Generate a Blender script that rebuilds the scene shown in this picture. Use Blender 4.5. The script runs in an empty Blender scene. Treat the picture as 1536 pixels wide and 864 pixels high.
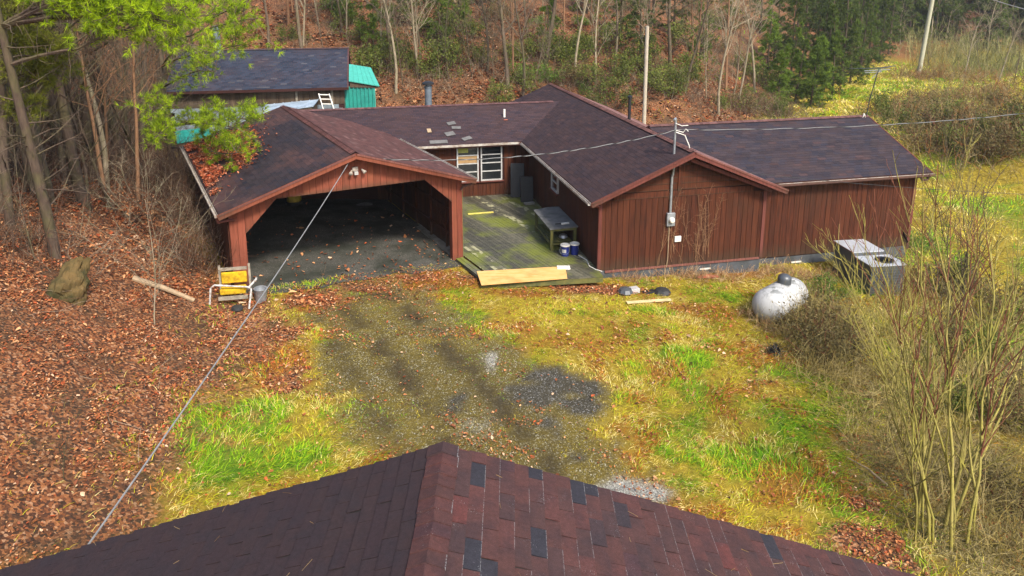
import bpy, math, random
import numpy as np
from mathutils import Vector, Matrix
R = math.radians
rng = np.random.default_rng(7)
random.seed(7)
scene = bpy.context.scene
COL = scene.collection

# ------------------------------------------------------------------ camera
CAM_H = 9.5; F = 1092.0; PITCH = R(12.9); PX, PY = 768.0, 225.0
cd = bpy.data.cameras.new('camera'); cam = bpy.data.objects.new('camera', cd); COL.objects.link(cam)
cam.location = (0, 0, CAM_H); cam.rotation_euler = (R(90) - PITCH, 0, 0)
cd.sensor_width = 36; cd.lens = 36 * F / 1536; cd.shift_y = (PY - 432) / 1536
cd.clip_end = 3000; cd.clip_start = .05
scene.camera = cam
# ------------------------------------------------------------------ sky, sun, exposure
SUN_EL, SUN_ROT = R(46), R(150)
w = bpy.data.worlds.new('World'); scene.world = w; w.use_nodes = True
nt = w.node_tree; bg = nt.nodes['Background']
sky = nt.nodes.new('ShaderNodeTexSky'); sky.sky_type = 'NISHITA'; sky.sun_disc = False
sky.sun_elevation = SUN_EL; sky.sun_rotation = SUN_ROT; sky.dust_density = 2.5; sky.air_density = 1.0
nt.links.new(sky.outputs[0], bg.inputs[0]); bg.inputs[1].default_value = .15
sl = bpy.data.lights.new('sun', 'SUN'); so = bpy.data.objects.new('sun', sl); COL.objects.link(so)
sl.energy = 3.0; sl.angle = R(10); sl.color = (1, .93, .82)
tosun = Vector((math.sin(SUN_ROT) * math.cos(SUN_EL), math.cos(SUN_ROT) * math.cos(SUN_EL), math.sin(SUN_EL)))
so.rotation_euler = tosun.to_track_quat('Z', 'Y').to_euler(); so.location = (20, -10, 40)
scene.view_settings.view_transform = 'Standard'; scene.view_settings.look = 'None'
scene.view_settings.exposure = 1.1; scene.view_settings.gamma = 1.0

# ------------------------------------------------------------------ noise (numpy)
def _h(ix, iy, s):
    n = (ix.astype(np.int64) * 374761393 + iy.astype(np.int64) * 668265263 + s * 974634777) & 0x7fffffff
    n = ((n ^ (n >> 13)) * 1274126177) & 0x7fffffff
    return ((n ^ (n >> 16)) & 0xffff) / 65535.0
def vnoise(x, y, s=0):
    x = np.asarray(x, float); y = np.asarray(y, float)
    ix = np.floor(x); iy = np.floor(y); fx = x - ix; fy = y - iy
    fx = fx * fx * (3 - 2 * fx); fy = fy * fy * (3 - 2 * fy)
    a = _h(ix, iy, s); b = _h(ix + 1, iy, s); c = _h(ix, iy + 1, s); d = _h(ix + 1, iy + 1, s)
    return (a * (1 - fx) + b * fx) * (1 - fy) + (c * (1 - fx) + d * fx) * fy
def fbm(x, y, s=0, o=4):
    r = 0; a = .5; t = 0
    for k in range(o):
        r = r + a * vnoise(x * 2 ** k + 17.3 * k, y * 2 ** k - 9.1 * k, s + k); t += a; a *= .55
    return r / t
def sst(a, b, x):
    t = np.clip((x - a) / (b - a), 0, 1); return t * t * (3 - 2 * t)

# ------------------------------------------------------------------ terrain
def softp(d, k=1.2): return np.where(d > 12, d, np.log1p(np.exp(np.clip(d, -30, 12) * k)) / k)
LX = np.array([[-30, -6], [4, -5.2], [9, -5.6], [14, -6.9], [19, -9.2], [21.5, -9.9], [31, -15.2], [38, -19.5], [60, -32], [400, -60]], float)
TOE = np.array([[-400, 30], [-40, 38], [-20, 41], [0, 44], [12, 47], [18, 57], [29, 74], [44, 97], [57, 110], [80, 113], [400, 120]], float)
BX0, BY0, BX1, BY1 = 33.5, 43.0, 51.0, 68.0
def height(x, y):
    x = np.asarray(x, float); y = np.asarray(y, float)
    z = -.2 - .056 * (np.clip(x, -12, 18) + 1)
    dl = (np.interp(y, LX[:, 0], LX[:, 1]) - x) * .88
    hl = .64 * softp(dl, 1.5); hl = 30 * (1 - np.exp(-hl / 30))
    db = (y - np.interp(x, TOE[:, 0], TOE[:, 1])) * .86
    hb = .46 * softp(db, .9); hb = 60 * (1 - np.exp(-hb / 60))
    dx, dy = BX1 - BX0, BY1 - BY0
    t = np.clip(((x - BX0) * dx + (y - BY0) * dy) / (dx * dx + dy * dy), 0, 1)
    dd = np.hypot(x - BX0 - t * dx, y - BY0 - t * dy)
    hm = 2.9 * np.exp(-(dd / 5.2) ** 2)
    far = sst(3, 12, dl) + sst(2, 10, db)
    rough = (fbm(x * .35, y * .35, 3) - .5) * (.12 + .9 * np.clip(far, 0, 1)) + (fbm(x * 1.6, y * 1.6, 9) - .5) * .14
    return z + np.sqrt(hl * hl + hb * hb + .0001) + hm + rough
def h1(x, y): return float(height(np.array([x]), np.array([y]))[0])
_c, _s = math.cos(PITCH), math.sin(PITCH)
def ray(u, v):
    a = (u - PX) / F; b = -(v - PY) / F
    return np.array([a, _c + b * _s, -_s + b * _c])
def at(u, v):
    """the point of the ground seen in that direction from where the photographer stood"""
    r = ray(u, v); r = r / r[1]
    ys = np.concatenate([np.arange(3, 60, .1), np.arange(60, 260, .4)])
    z = CAM_H + r[2] * ys; g = height(r[0] * ys, ys)
    k = np.argmax(z < g); y = ys[k]
    return Vector((r[0] * y, y, float(g[k])))
def gy(u, v, Y):
    r = ray(u, v); t = Y / r[1]; return Vector((r[0] * t, Y, CAM_H + r[2] * t))
def vis_px(x, y, z):
    zz = z - CAM_H; d = y * _c - zz * _s; up = y * _s + zz * _c
    d = np.where(d < .1, .1, d)
    return PX + F * x / d, PY - F * up / d, d

# ------------------------------------------------------------------ materials
class NT:
    def __init__(s, name):
        s.m = bpy.data.materials.new(name); s.m.use_nodes = True; s.t = s.m.node_tree
        s.b = s.t.nodes['Principled BSDF']; s.out = s.t.nodes['Material Output']
    def n(s, t, **k):
        x = s.t.nodes.new('ShaderNode' + t)
        for a, b in k.items(): setattr(x, a, b)
        return x
    def l(s, a, b): s.t.links.new(a, b)
    def setin(s, sock, v):
        if hasattr(v, 'is_output'): s.l(v, sock)
        else: sock.default_value = v if not (isinstance(v, tuple) and len(v) == 3 and sock.type == 'RGBA') else v + (1,)
    def noise(s, scale, detail=4, vec=None, rough=.6, out=0):
        x = s.n('TexNoise'); x.inputs['Scale'].default_value = scale; x.inputs['Detail'].default_value = detail
        x.inputs['Roughness'].default_value = rough
        if vec is not None: s.l(vec, x.inputs['Vector'])
        return x.outputs[out]
    def pos(s, sc=(1, 1, 1)):
        g = s.n('NewGeometry'); m = s.n('Mapping'); m.inputs['Scale'].default_value = sc
        s.l(g.outputs['Position'], m.inputs['Vector']); return m.outputs[0]
    def ramp(s, fac, stops, interp='LINEAR'):
        x = s.n('ValToRGB'); x.color_ramp.interpolation = interp; e = x.color_ramp.elements
        while len(e) < len(stops): e.new(.5)
        for i, (p, c) in enumerate(stops):
            e[i].position = p; e[i].color = (c if isinstance(c, tuple) else (c, c, c)) + (1,)
        s.l(fac, x.inputs[0]); return x.outputs[0]
    def mix(s, fac, a, b, mode='MIX'):
        x = s.n('Mix', data_type='RGBA', blend_type=mode)
        s.setin(x.inputs[0], fac); s.setin(x.inputs[6], a); s.setin(x.inputs[7], b); return x.outputs[2]
    def math(s, op, a, b=0.0, clamp=False):
        x = s.n('Math', operation=op, use_clamp=clamp); s.setin(x.inputs[0], a); s.setin(x.inputs[1], b); return x.outputs[0]
    def attr(s, name): x = s.n('Attribute', attribute_name=name); return x
    def rand(s): return s.n('ObjectInfo').outputs['Random']
    def bump(s, h, st=.4, d=.02):
        x = s.n('Bump'); x.inputs['Strength'].default_value = st; x.inputs['Distance'].default_value = d
        s.l(h, x.inputs['Height']); s.l(x.outputs[0], s.b.inputs['Normal'])
    def fin(s, col, rough=.8, spec=.3, metal=0.0):
        s.setin(s.b.inputs['Base Color'], col); s.setin(s.b.inputs['Roughness'], rough)
        s.b.inputs['Specular IOR Level'].default_value = spec; s.setin(s.b.inputs['Metallic'], metal); return s.m

def mat_plain(name, c, rough=.7, spec=.3, metal=0.0, var=.25, scale=6, c2=None, bump=.15):
    k = NT(name); nz = k.noise(scale, 5, k.pos())
    c2 = c2 or tuple(x * (1 - var) for x in c)
    col = k.mix(k.ramp(nz, [(.35, 0.), (.65, 1.)]), c, c2)
    if bump: k.bump(k.noise(scale * 6, 4, k.pos()), bump, .01)
    return k.fin(col, rough, spec, metal)
def mat_board(name, c1, c2, c3, rough=.8):
    k = NT(name)
    streak = k.noise(1, 5, k.pos((22, 22, 1.1)), .65)
    fine = k.noise(1, 3, k.pos((90, 90, 4)))
    col = k.mix(k.ramp(streak, [(.36, 0.), (.62, 1.)]), c1, c2)
    r = k.rand()
    col = k.mix(k.math('MULTIPLY', k.ramp(r, [(0, 0.), (1, 1.)]), .5), col, c3)
    val = k.math('ADD', k.math('MULTIPLY', k.math('FRACT', k.math('MULTIPLY', r, 7.13)), .32), .84)
    col = k.mix(1.0, col, val, 'MULTIPLY')
    scuff = k.ramp(k.noise(1, 6, k.pos((14, 14, 2.2)), .75), [(.66, 0.), (.76, 1.)])
    col = k.mix(k.math('MULTIPLY', scuff, .4), col, (.21, .105, .06))
    low = k.ramp(k.noise(.9, 4, k.pos()), [(.5, 0.), (.75, 1.)])
    col = k.mix(k.math('MULTIPLY', low, .45), col, (.04, .018, .009))
    tc = k.n('TexCoord'); sz = k.n('SeparateXYZ'); k.l(tc.outputs['Generated'], sz.inputs[0])
    splash = k.math('MULTIPLY', k.ramp(k.math('ADD', sz.outputs[2], k.math('MULTIPLY', k.noise(3, 4, k.pos()), .22)), [(.12, 1.), (.30, 0.)]), .6)
    col = k.mix(splash, col, (.045, .033, .02))
    k.bump(fine, .35, .006)
    return k.fin(col, rough, .2)
def mat_shingle(name, gain=1.0):
    k = NT(name); a = k.attr('Col')
    nz = k.noise(70, 3, k.pos()); big = k.noise(.7, 5, k.pos())
    col = k.mix(1.0, a.outputs['Color'], k.ramp(nz, [(.25, .55), (.75, 1.45)]), 'MULTIPLY')
    col = k.mix(k.math('MULTIPLY', k.ramp(big, [(.45, 0.), (.72, 1.)]), .4), col, (.055, .030, .026))
    sp = k.ramp(k.noise(38, 5, k.pos(), .8), [(.73, 0.), (.78, 1.)])
    col = k.mix(k.math('MULTIPLY', sp, .35), col, (.3, .29, .29))
    k.bump(nz, .35, .006)
    return k.fin(col, .88, .15)
def mat_near_shingle(name, stops, wear):
    k = NT(name); r = k.rand()
    col = k.ramp(r, stops)
    big = k.noise(5, 5, k.pos(), .6); gr = k.noise(260, 2, k.pos()); mid = k.noise(26, 5, k.pos(), .7)
    col = k.mix(k.math('MULTIPLY', k.ramp(big, [(.42, 0.), (.66, 1.)]), .45), col, (.018, .016, .020))
    col = k.mix(1.0, col, k.ramp(gr, [(.25, .45), (.75, 1.6)]), 'MULTIPLY')
    col = k.mix(1.0, col, k.ramp(mid, [(.3, .8), (.7, 1.2)]), 'MULTIPLY')
    if wear:
        tc = k.n('TexCoord'); sx = k.n('SeparateXYZ'); k.l(tc.outputs['Generated'], sx.inputs[0])
        edge = k.ramp(sx.outputs[0], [(0.0, 1.), (.032, 0.)])
        edge = k.math('MULTIPLY', edge, k.ramp(k.noise(60, 4, k.pos()), [(.42, 0.), (.55, 1.)]))
        gate = k.ramp(k.math('FRACT', k.math('MULTIPLY', r, 13.7)), [(.62, 0.), (.66, 1.)])
        edge = k.math('MULTIPLY', edge, gate)
        sp = k.math('MULTIPLY', k.ramp(k.noise(75, 5, k.pos(), .75), [(.60, 0.), (.66, 1.)]), k.ramp(k.noise(4.5, 3, k.pos()), [(.56, 0.), (.64, 1.)]))
        col = k.mix(k.math('MAXIMUM', edge, sp), col, (.21, .21, .215))
    k.bump(gr, .7, .004)
    return k.fin(col, .88, .15)
def mat_attr(name, rough=.85, trans=.25, spec=.2, sat=None):
    k = NT(name); a = k.attr('Col'); nz = k.noise(9, 3, k.pos())
    col = k.mix(1.0, a.outputs['Color'], k.ramp(nz, [(.3, .75), (.7, 1.25)]), 'MULTIPLY')
    k.fin(col, rough, spec)
    if trans:
        t = k.n('BsdfTranslucent'); k.l(col, t.inputs[0]); ms = k.n('MixShader'); ms.inputs[0].default_value = trans
        k.l(k.b.outputs[0], ms.inputs[1]); k.l(t.outputs[0], ms.inputs[2]); k.l(ms.outputs[0], k.out.inputs[0])
    return k.m
def mat_bark(name, c1, c2, moss=None, ms=.3):
    k = NT(name); st = k.noise(1, 5, k.pos((16, 16, 3)), .65)
    col = k.mix(k.ramp(st, [(.33, 0.), (.67, 1.)]), c1, c2)
    col = k.mix(1.0, col, k.math('ADD', k.math('MULTIPLY', k.rand(), .5), .75), 'MULTIPLY')
    if moss: col = k.mix(k.math('MULTIPLY', k.ramp(k.noise(1.7, 5, k.pos()), [(.45, 0.), (.6, 1.)]), ms), col, moss)
    k.bump(st, .6, .02)
    return k.fin(col, .9, .15)
def mat_leafy(name, c1, c2, trans=.3):
    k = NT(name); a = k.attr('Col')
    col = k.mix(a.outputs['Fac'], c1, c2)
    col = k.mix(1.0, col, k.math('ADD', k.math('MULTIPLY', k.rand(), .5), .75), 'MULTIPLY')
    k.fin(col, .7, .25)
    t = k.n('BsdfTranslucent'); k.l(col, t.inputs[0]); ms = k.n('MixShader'); ms.inputs[0].default_value = trans
    k.l(k.b.outputs[0], ms.inputs[1]); k.l(t.outputs[0], ms.inputs[2]); k.l(ms.outputs[0], k.out.inputs[0])
    return k.m

M = {}
M['red'] = mat_board('red_stained_board', (.026, .0068, .0032), (.078, .021, .0085), (.064, .019, .007))
M['redlight'] = mat_board('faded_red_board', (.13, .032, .018), (.21, .058, .034), (.17, .055, .026))
M['redback'] = mat_plain('dark_red_backing', (.035, .010, .008), .9)
M['trim'] = mat_board('brown_red_trim', (.085, .024, .018), (.14, .04, .03), (.11, .04, .03))
M['trimpink'] = mat_board('weathered_rake_trim', (.10, .035, .026), (.17, .07, .055), (.13, .05, .04))
M['shingle'] = mat_shingle('asphalt_shingle')
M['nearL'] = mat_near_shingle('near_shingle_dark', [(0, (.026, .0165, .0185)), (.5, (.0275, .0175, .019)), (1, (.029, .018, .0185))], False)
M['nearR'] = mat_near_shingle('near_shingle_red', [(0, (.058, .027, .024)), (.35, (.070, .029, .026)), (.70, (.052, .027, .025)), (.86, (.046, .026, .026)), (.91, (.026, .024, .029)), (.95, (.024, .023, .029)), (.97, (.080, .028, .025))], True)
M['deckply'] = mat_plain('roof_sheathing', (.09, .06, .04), .9)
M['concrete'] = mat_plain('weathered_concrete', (.20, .19, .17), .9, .2, 0, .5, 3, (.10, .10, .085), .4)
M['block'] = mat_plain('painted_grey_block', (.085, .09, .10), .9, .2, 0, .4, 2.5, (.05, .055, .055), .4)
M['gutter'] = mat_plain('weathered_gutter', (.46, .43, .38), .6, .4, 0, .3, 5, (.22, .16, .12))
M['gutterbrown'] = mat_plain('brown_gutter', (.10, .05, .04), .55, .4)
M['white'] = mat_plain('worn_white_paint', (.72, .70, .64), .55, .4, 0, .3, 6, (.5, .47, .40))
M['frame'] = mat_plain('aluminium_frame', (.55, .54, .52), .45, .5, .3)
M['galv'] = mat_plain('galvanised_steel', (.36, .38, .40), .45, .5, .6, .3, 9)
M['pipe'] = mat_plain('blue_grey_flue', (.13, .16, .19), .5, .5, .3)
M['black'] = mat_plain('black_plastic', (.012, .013, .015), .5, .4)
M['rubber'] = mat_plain('cable_black', (.03, .03, .03), .6)
M['cable'] = mat_plain('bare_grey_cable', (.22, .22, .215), .6, .3)
k = NT('window_glass'); k.fin((.012, .014, .016), .06, .6); M['glass'] = k.m
M['blind'] = mat_plain('olive_blind', (.40, .40, .10), .8); M['cardboard'] = mat_plain('tan_panel', (.32, .20, .09), .9)
# mossy deck plank
k = NT('mossy_deck_plank'); st = k.noise(1, 5, k.pos((7, 7, 7)), .6)
col = k.mix(k.ramp(st, [(.35, 0.), (.65, 1.)]), (.055, .052, .036), (.10, .092, .062))
col = k.mix(1.0, col, k.math('ADD', k.math('MULTIPLY', k.rand(), .7), .62), 'MULTIPLY')
moss = k.ramp(k.noise(.55, 5, k.pos(), .62), [(.46, 0.), (.62, 1.)])
col = k.mix(k.math('MULTIPLY', moss, .8), col, (.14, .16, .015))
r2 = k.math('FRACT', k.math('MULTIPLY', k.rand(), 5.7))
pale = k.math('MULTIPLY', k.ramp(r2, [(.74, 0.), (.80, 1.)]), k.ramp(k.noise(1.6, 5, k.pos(), .7), [(.5, 0.), (.58, 1.)]))
col = k.mix(k.math('MULTIPLY', pale, .8), col, (.36, .34, .20))
k.bump(st, .3, .01); M['deck'] = k.fin(col, .55, .4)
k = NT('plywood'); st = k.noise(1, 5, k.pos((2.2, 9, 2)), .6)
col = k.mix(k.ramp(st, [(.35, 0.), (.65, 1.)]), (.58, .30, .085), (.66, .40, .16))
col = k.mix(k.math('MULTIPLY', k.ramp(k.noise(1.1, 4, k.pos()), [(.52, 0.), (.72, 1.)]), .7), col, (.55, .17, .04))
M['ply'] = k.fin(col, .7, .25)
M['greenwood'] = mat_plain('mossy_lumber', (.13, .12, .035), .9, .2, 0, .4, 5, (.07, .075, .03))
M['greyply'] = mat_plain('grey_weathered_plywood', (.155, .15, .145), .75, .3, 0, .4, 2.5, (.07, .072, .066))
M['blue'] = mat_plain('blue_plastic', (.012, .022, .16), .4, .5, 0, .2)
M['teal'] = mat_plain('teal_sheet_metal', (.016, .24, .19), .5, .4, 0, .25, 2.5, (.010, .17, .14))
M['tealroof'] = mat_plain('pale_teal_roof_metal', (.05, .31, .25), .5, .4, 0, .2)
M['barnwood'] = mat_board('dark_barn_board', (.045, .030, .020), (.10, .07, .045), (.09, .07, .05))
M['steelblue'] = mat_plain('pale_blue_metal_roof', (.34, .42, .50), .5, .4, 0, .4, 1.6, (.2, .25, .3))
M['polewood'] = mat_bark('pale_pole_wood', (.25, .21, .16), (.34, .30, .24))
M['oldpole'] = mat_bark('grey_pole_wood', (.34, .33, .24), (.44, .42, .30))
M['hvac'] = mat_plain('grey_enamel_metal', (.085, .092, .10), .42, .5, .3, .2, .8, (.065, .07, .075), .03)
M['hvac_lit_top'] = mat_plain('lit_grey_metal_top', (.50, .52, .55), .35, .5, .3, .25, 1.2, (.36, .38, .41), .03)  # cabinet metal for the tops, light from above put into the colour
M['yellow'] = mat_plain('mouldy_yellow_fabric', (.55, .36, .015), .9, .15, 0, .5, 9, (.30, .17, .012), .5)
M['greywood'] = mat_plain('grey_weathered_wood', (.30, .26, .20), .9, .2, 0, .4, 8, (.16, .14, .11))
M['flake'] = mat_plain('flaking_white_pipe', (.55, .53, .50), .7, .3, 0, .5, 14, (.22, .20, .18))
M['drum'] = mat_plain('yellow_drum_paint', (.42, .30, .03), .55, .4, 0, .4, 4, (.25, .17, .02))
M['rock'] = mat_plain('mossy_brown_rock', (.115, .075, .03), .95, .1, 0, .5, 2.2, (.04, .038, .016), .9)
M['straw'] = mat_plain('pale_fallen_wood', (.36, .26, .16), .85, .2, 0, .3, 6)
M['plank'] = mat_plain('pale_yellow_board', (.60, .46, .24), .8)
M['redrag'] = mat_plain('faded_red_cloth', (.42, .12, .07), .9)
M['yellowstick'] = mat_plain('yellow_lath', (.68, .56, .13), .7)
# tank: white paint, mildew
k = NT('tank_paint'); nz = k.noise(3.2, 7, k.pos(), .72); vst = k.noise(1, 5, k.pos((9, 9, 1.0)), .7)
col = k.mix(k.math('MULTIPLY', k.ramp(vst, [(.5, 0.), (.66, 1.)]), .5), (.40, .40, .39), (.21, .21, .185))
g = k.n('NewGeometry'); sx = k.n('SeparateXYZ'); k.l(g.outputs['Position'], sx.inputs[0])
mold = k.math('MULTIPLY', k.ramp(nz, [(.48, 0.), (.54, 1.)]), k.ramp(k.math('ADD', k.math('MULTIPLY', sx.outputs[2], 1.), .5), [(.62, 0.), (.95, 1.)]))
col = k.mix(mold, col, (.05, .055, .045)); M['tank'] = k.fin(col, .5, .4)
M['leaf'] = mat_attr('fallen_leaf', .8, .15)
M['grass'] = mat_attr('grass_blade', .8, .3)
M['twig'] = mat_attr('dry_twig', .9, 0)
M['bark'] = mat_bark('grey_brown_bark', (.065, .046, .032), (.14, .105, .075), (.10, .11, .03), .3)
M['barkdark'] = mat_bark('dark_bark', (.05, .035, .027), (.10, .07, .05), (.08, .09, .02), .3)
M['barkpale'] = mat_bark('pale_bark', (.30, .26, .20), (.46, .41, .33))
M['barktan'] = mat_bark('tan_bark', (.17, .135, .09), (.30, .245, .17), (.14, .14, .05), .3)
M['barkmoss'] = mat_bark('mossy_green_bark', (.15, .125, .04), (.29, .245, .075), (.34, .31, .05), .45)
M['barkred'] = mat_bark('red_brown_shoot', (.10, .035, .022), (.15, .06, .035))
M['barkorange'] = mat_bark('orange_brown_bark', (.14, .075, .04), (.22, .12, .065))
M['pine'] = mat_leafy('pine_needles', (.055, .12, .006), (.44, .58, .010), .4)
M['pineolive'] = mat_leafy('olive_pine_needles', (.09, .11, .012), (.24, .25, .02), .35)
M['hemlock'] = mat_leafy('dark_evergreen_needles', (.040, .068, .012), (.12, .16, .022))
M['hemlockb'] = mat_leafy('mid_evergreen_needles', (.055, .095, .010), (.15, .22, .02))
M['shrub'] = mat_leafy('shrub_leaves', (.06, .085, .014), (.16, .18, .028))
M['shrubgreen'] = mat_leafy('bright_shrub_leaves', (.06, .12, .015), (.16, .25, .03))
M['shrubdry'] = mat_leafy('olive_dry_leaves', (.08, .065, .025), (.18, .14, .05))

# ------------------------------------------------------------------ mesh helpers
def tag(o, label=None, cat=None, group=None, kind=None):
    if label: o['label'] = label
    if cat: o['category'] = cat
    if group: o['group'] = group
    if kind: o['kind'] = kind
    return o
def empty(name, loc=(0, 0, 0), rz=0.0, label=None, cat=None, group=None):
    o = bpy.data.objects.new(name, None); COL.objects.link(o); o.location = loc; o.rotation_euler = (0, 0, rz)
    o.empty_display_size = .2
    return tag(o, label, cat, group)
def link(name, me, parent=None):
    o = bpy.data.objects.new(name, me); COL.objects.link(o)
    if parent is not None: o.parent = parent
    return o
class MB:
    def __init__(s): s.v = []; s.f = []; s.mi = []
    def add(s, vs, fs, mi=0):
        b = len(s.v); s.v += [tuple(p) for p in vs]
        for f in fs: s.f.append([i + b for i in f]); s.mi.append(mi)
    def box(s, a, b, mi=0, mat=None):
        x0, y0, z0 = a; x1, y1, z1 = b
        vs = [(x0, y0, z0), (x1, y0, z0), (x1, y1, z0), (x0, y1, z0), (x0, y0, z1), (x1, y0, z1), (x1, y1, z1), (x0, y1, z1)]
        if mat is not None: vs = [mat @ Vector(p) for p in vs]
        s.add(vs, [(3, 2, 1, 0), (4, 5, 6, 7), (0, 1, 5, 4), (1, 2, 6, 5), (2, 3, 7, 6), (3, 0, 4, 7)], mi); return s
    def bar(s, p, q, wd, ht, mi=0, up=(0, 0, 1)):
        p = Vector(p); q = Vector(q); d = (q - p); L = d.length; d.normalize(); u = Vector(up)
        sd = d.cross(u)
        if sd.length < 1e-4: sd = Vector((1, 0, 0))
        sd.normalize(); u = sd.cross(d)
        vs = []
        for e in (p, q):
            for (a, b) in ((-1, -1), (1, -1), (1, 1), (-1, 1)): vs.append(e + sd * a * wd / 2 + u * b * ht / 2)
        s.add(vs, [(3, 2, 1, 0), (4, 5, 6, 7), (0, 1, 5, 4), (1, 2, 6, 5), (2, 3, 7, 6), (3, 0, 4, 7)], mi); return s
    def prism(s, poly, fn0, fn1, mi=0):
        n = len(poly); s.add([fn0(*p) for p in poly] + [fn1(*p) for p in poly],
              [tuple(range(n - 1, -1, -1)), tuple(range(n, 2 * n))] + [(i, (i + 1) % n, n + (i + 1) % n, n + i) for i in range(n)], mi); return s
    def tube(s, pts, rad, n=8, mi=0, cap=True):
        pts = [Vector(p) for p in pts]; m = len(pts)
        if not hasattr(rad, '__len__'): rad = [rad] * m
        vs = []; pu = None
        for i, p in enumerate(pts):
            d = (pts[min(i + 1, m - 1)] - pts[max(i - 1, 0)]).normalized()
            if pu is None:
                pu = d.orthogonal().normalized()
            u = (pu - d * pu.dot(d)); u = u.normalized() if u.length > 1e-5 else d.orthogonal().normalized(); pu = u; x = d.cross(u)
            for j in range(n):
                t = 2 * math.pi * j / n; vs.append(p + (u * math.cos(t) + x * math.sin(t)) * rad[i])
        fs = [(i * n + j, i * n + (j + 1) % n, (i + 1) * n + (j + 1) % n, (i + 1) * n + j) for i in range(m - 1) for j in range(n)]
        if cap: fs += [tuple(range(n - 1, -1, -1)), tuple((m - 1) * n + j for j in range(n))]
        s.add(vs, fs, mi); return s
    def lathe(s, prof, n=20, mi=0, mat=None):
        vs = [(r * math.cos(2 * math.pi * j / n), r * math.sin(2 * math.pi * j / n), z) for r, z in prof for j in range(n)]
        if mat is not None: vs = [mat @ Vector(p) for p in vs]
        m = len(prof)
        fs = [(i * n + j, i * n + (j + 1) % n, (i + 1) * n + (j + 1) % n, (i + 1) * n + j) for i in range(m - 1) for j in range(n)]
        fs += [tuple(range(n - 1, -1, -1)), tuple((m - 1) * n + j for j in range(n))]
        s.add(vs, fs, mi); return s
    def mesh(s, name, mats):
        me = bpy.data.meshes.new(name); me.from_pydata(s.v, [], s.f)
        for m in (mats if isinstance(mats, (list, tuple)) else [mats]): me.materials.append(m)
        if any(s.mi): me.polygons.foreach_set('material_index', s.mi)
        return me
    def build(s, name, mats, parent=None, smooth=False, bevel=0):
        me = s.mesh(name, mats)
        if smooth:
            me.polygons.foreach_set('use_smooth', [True] * len(me.polygons))
            try: me.set_sharp_from_angle(angle=R(40))
            except Exception: pass
        o = link(name, me, parent)
        if bevel:
            b = o.modifiers.new('bevel', 'BEVEL'); b.width = bevel; b.segments = 2; b.limit_method = 'ANGLE'
        return o
def npmesh(name, V, faces, mat, cols=None, smooth=False):
    """V (N,3), faces list of (M,k) int arrays, cols list of (M,3) face colours"""
    me = bpy.data.meshes.new(name); me.vertices.add(len(V)); me.vertices.foreach_set('co', np.ascontiguousarray(V, np.float32).ravel())
    faces = [f for f in faces if len(f)]
    idx = np.concatenate([f.ravel() for f in faces]).astype(np.int32)
    cnt = np.concatenate([np.full(len(f), f.shape[1], np.int32) for f in faces])
    st = np.concatenate([[0], np.cumsum(cnt)[:-1]]).astype(np.int32)
    me.loops.add(len(idx)); me.loops.foreach_set('vertex_index', idx)
    me.polygons.add(len(cnt)); me.polygons.foreach_set('loop_start', st); me.polygons.foreach_set('loop_total', cnt)
    me.polygons.foreach_set('use_smooth', np.full(len(cnt), bool(smooth)))
    me.update(calc_edges=True)
    me.materials.append(mat)
    if cols is not None:
        c = np.concatenate(cols).astype(np.float32); c = np.clip(c, 0, 1); c = np.hstack([c, np.ones((len(c), 1), np.float32)])
        a = me.attributes.new('Col', 'FLOAT_COLOR', 'FACE'); a.data.foreach_set('color', c.ravel())
    return me

# ------------------------------------------------------------------ zones of the yard (what grows or lies where)
LEAFB = np.array([[p[1], p[0]] for p in sorted([tuple(at(u, v))[:2] for u, v in ((120, 860), (215, 770), (290, 690), (345, 600), (415, 530), (420, 475), (385, 440))], key=lambda p: p[1])])
LEAFB = np.vstack([[-40, LEAFB[0, 1]], LEAFB])
def leaf_x(y):
    xi = np.interp(y, LEAFB[:, 0], LEAFB[:, 1])
    return np.where(y > LEAFB[-1, 0], np.interp(y, LX[:, 0], LX[:, 1]) + .6, xi)
def blob(x, y, L):
    r = 0
    for (u, v, rx, ry, wt) in L:
        p = at(u, v); r = np.maximum(r, wt * np.exp(-(((x - p.x) / rx) ** 2 + ((y - p.y) / ry) ** 2)))
    return r
GRAVEL = [(560, 540, 1.9, 2.2, 1), (640, 480, 1.7, 1.2, .9), (720, 580, 2.0, 2.0, 1.1), (560, 640, 1.4, 1.4, .8), (830, 610, 1.4, 1.6, 1.0), (700, 690, 1.6, 1.0, 1.0), (900, 690, .9, 1.0, .8), (640, 560, 1.6, 2.4, .95), (590, 500, 1.6, 1.6, .8), (700, 620, 1.5, 1.6, 1), (800, 570, 1.5, 1.1, 1.1), (740, 545, 1.1, 1.3, 1.1), (860, 590, 1.0, .8, 1.1), (820, 650, 1.1, 1.0, 1), (780, 690, 1.4, .9, .9), (950, 740, 1.0, .5, 1.05), (620, 660, 1.1, 1.0, .7), (880, 700, .9, .8, .75)]
WET = [(860, 577, 1.15, .6, 1.6), (800, 590, .9, .6, 1.05), (870, 610, .6, .5, 1.0), (655, 452, .6, .3, .9), (690, 600, .35, .8, .7), (830, 640, .5, .9, .7), (860, 690, .4, .6, .5)]
PALE = [(735, 545, .28, .9, .62), (800, 590, .35, .5, .55), (950, 738, 1.0, .45, 1.1), (720, 640, .9, .9, .5)]
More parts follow.
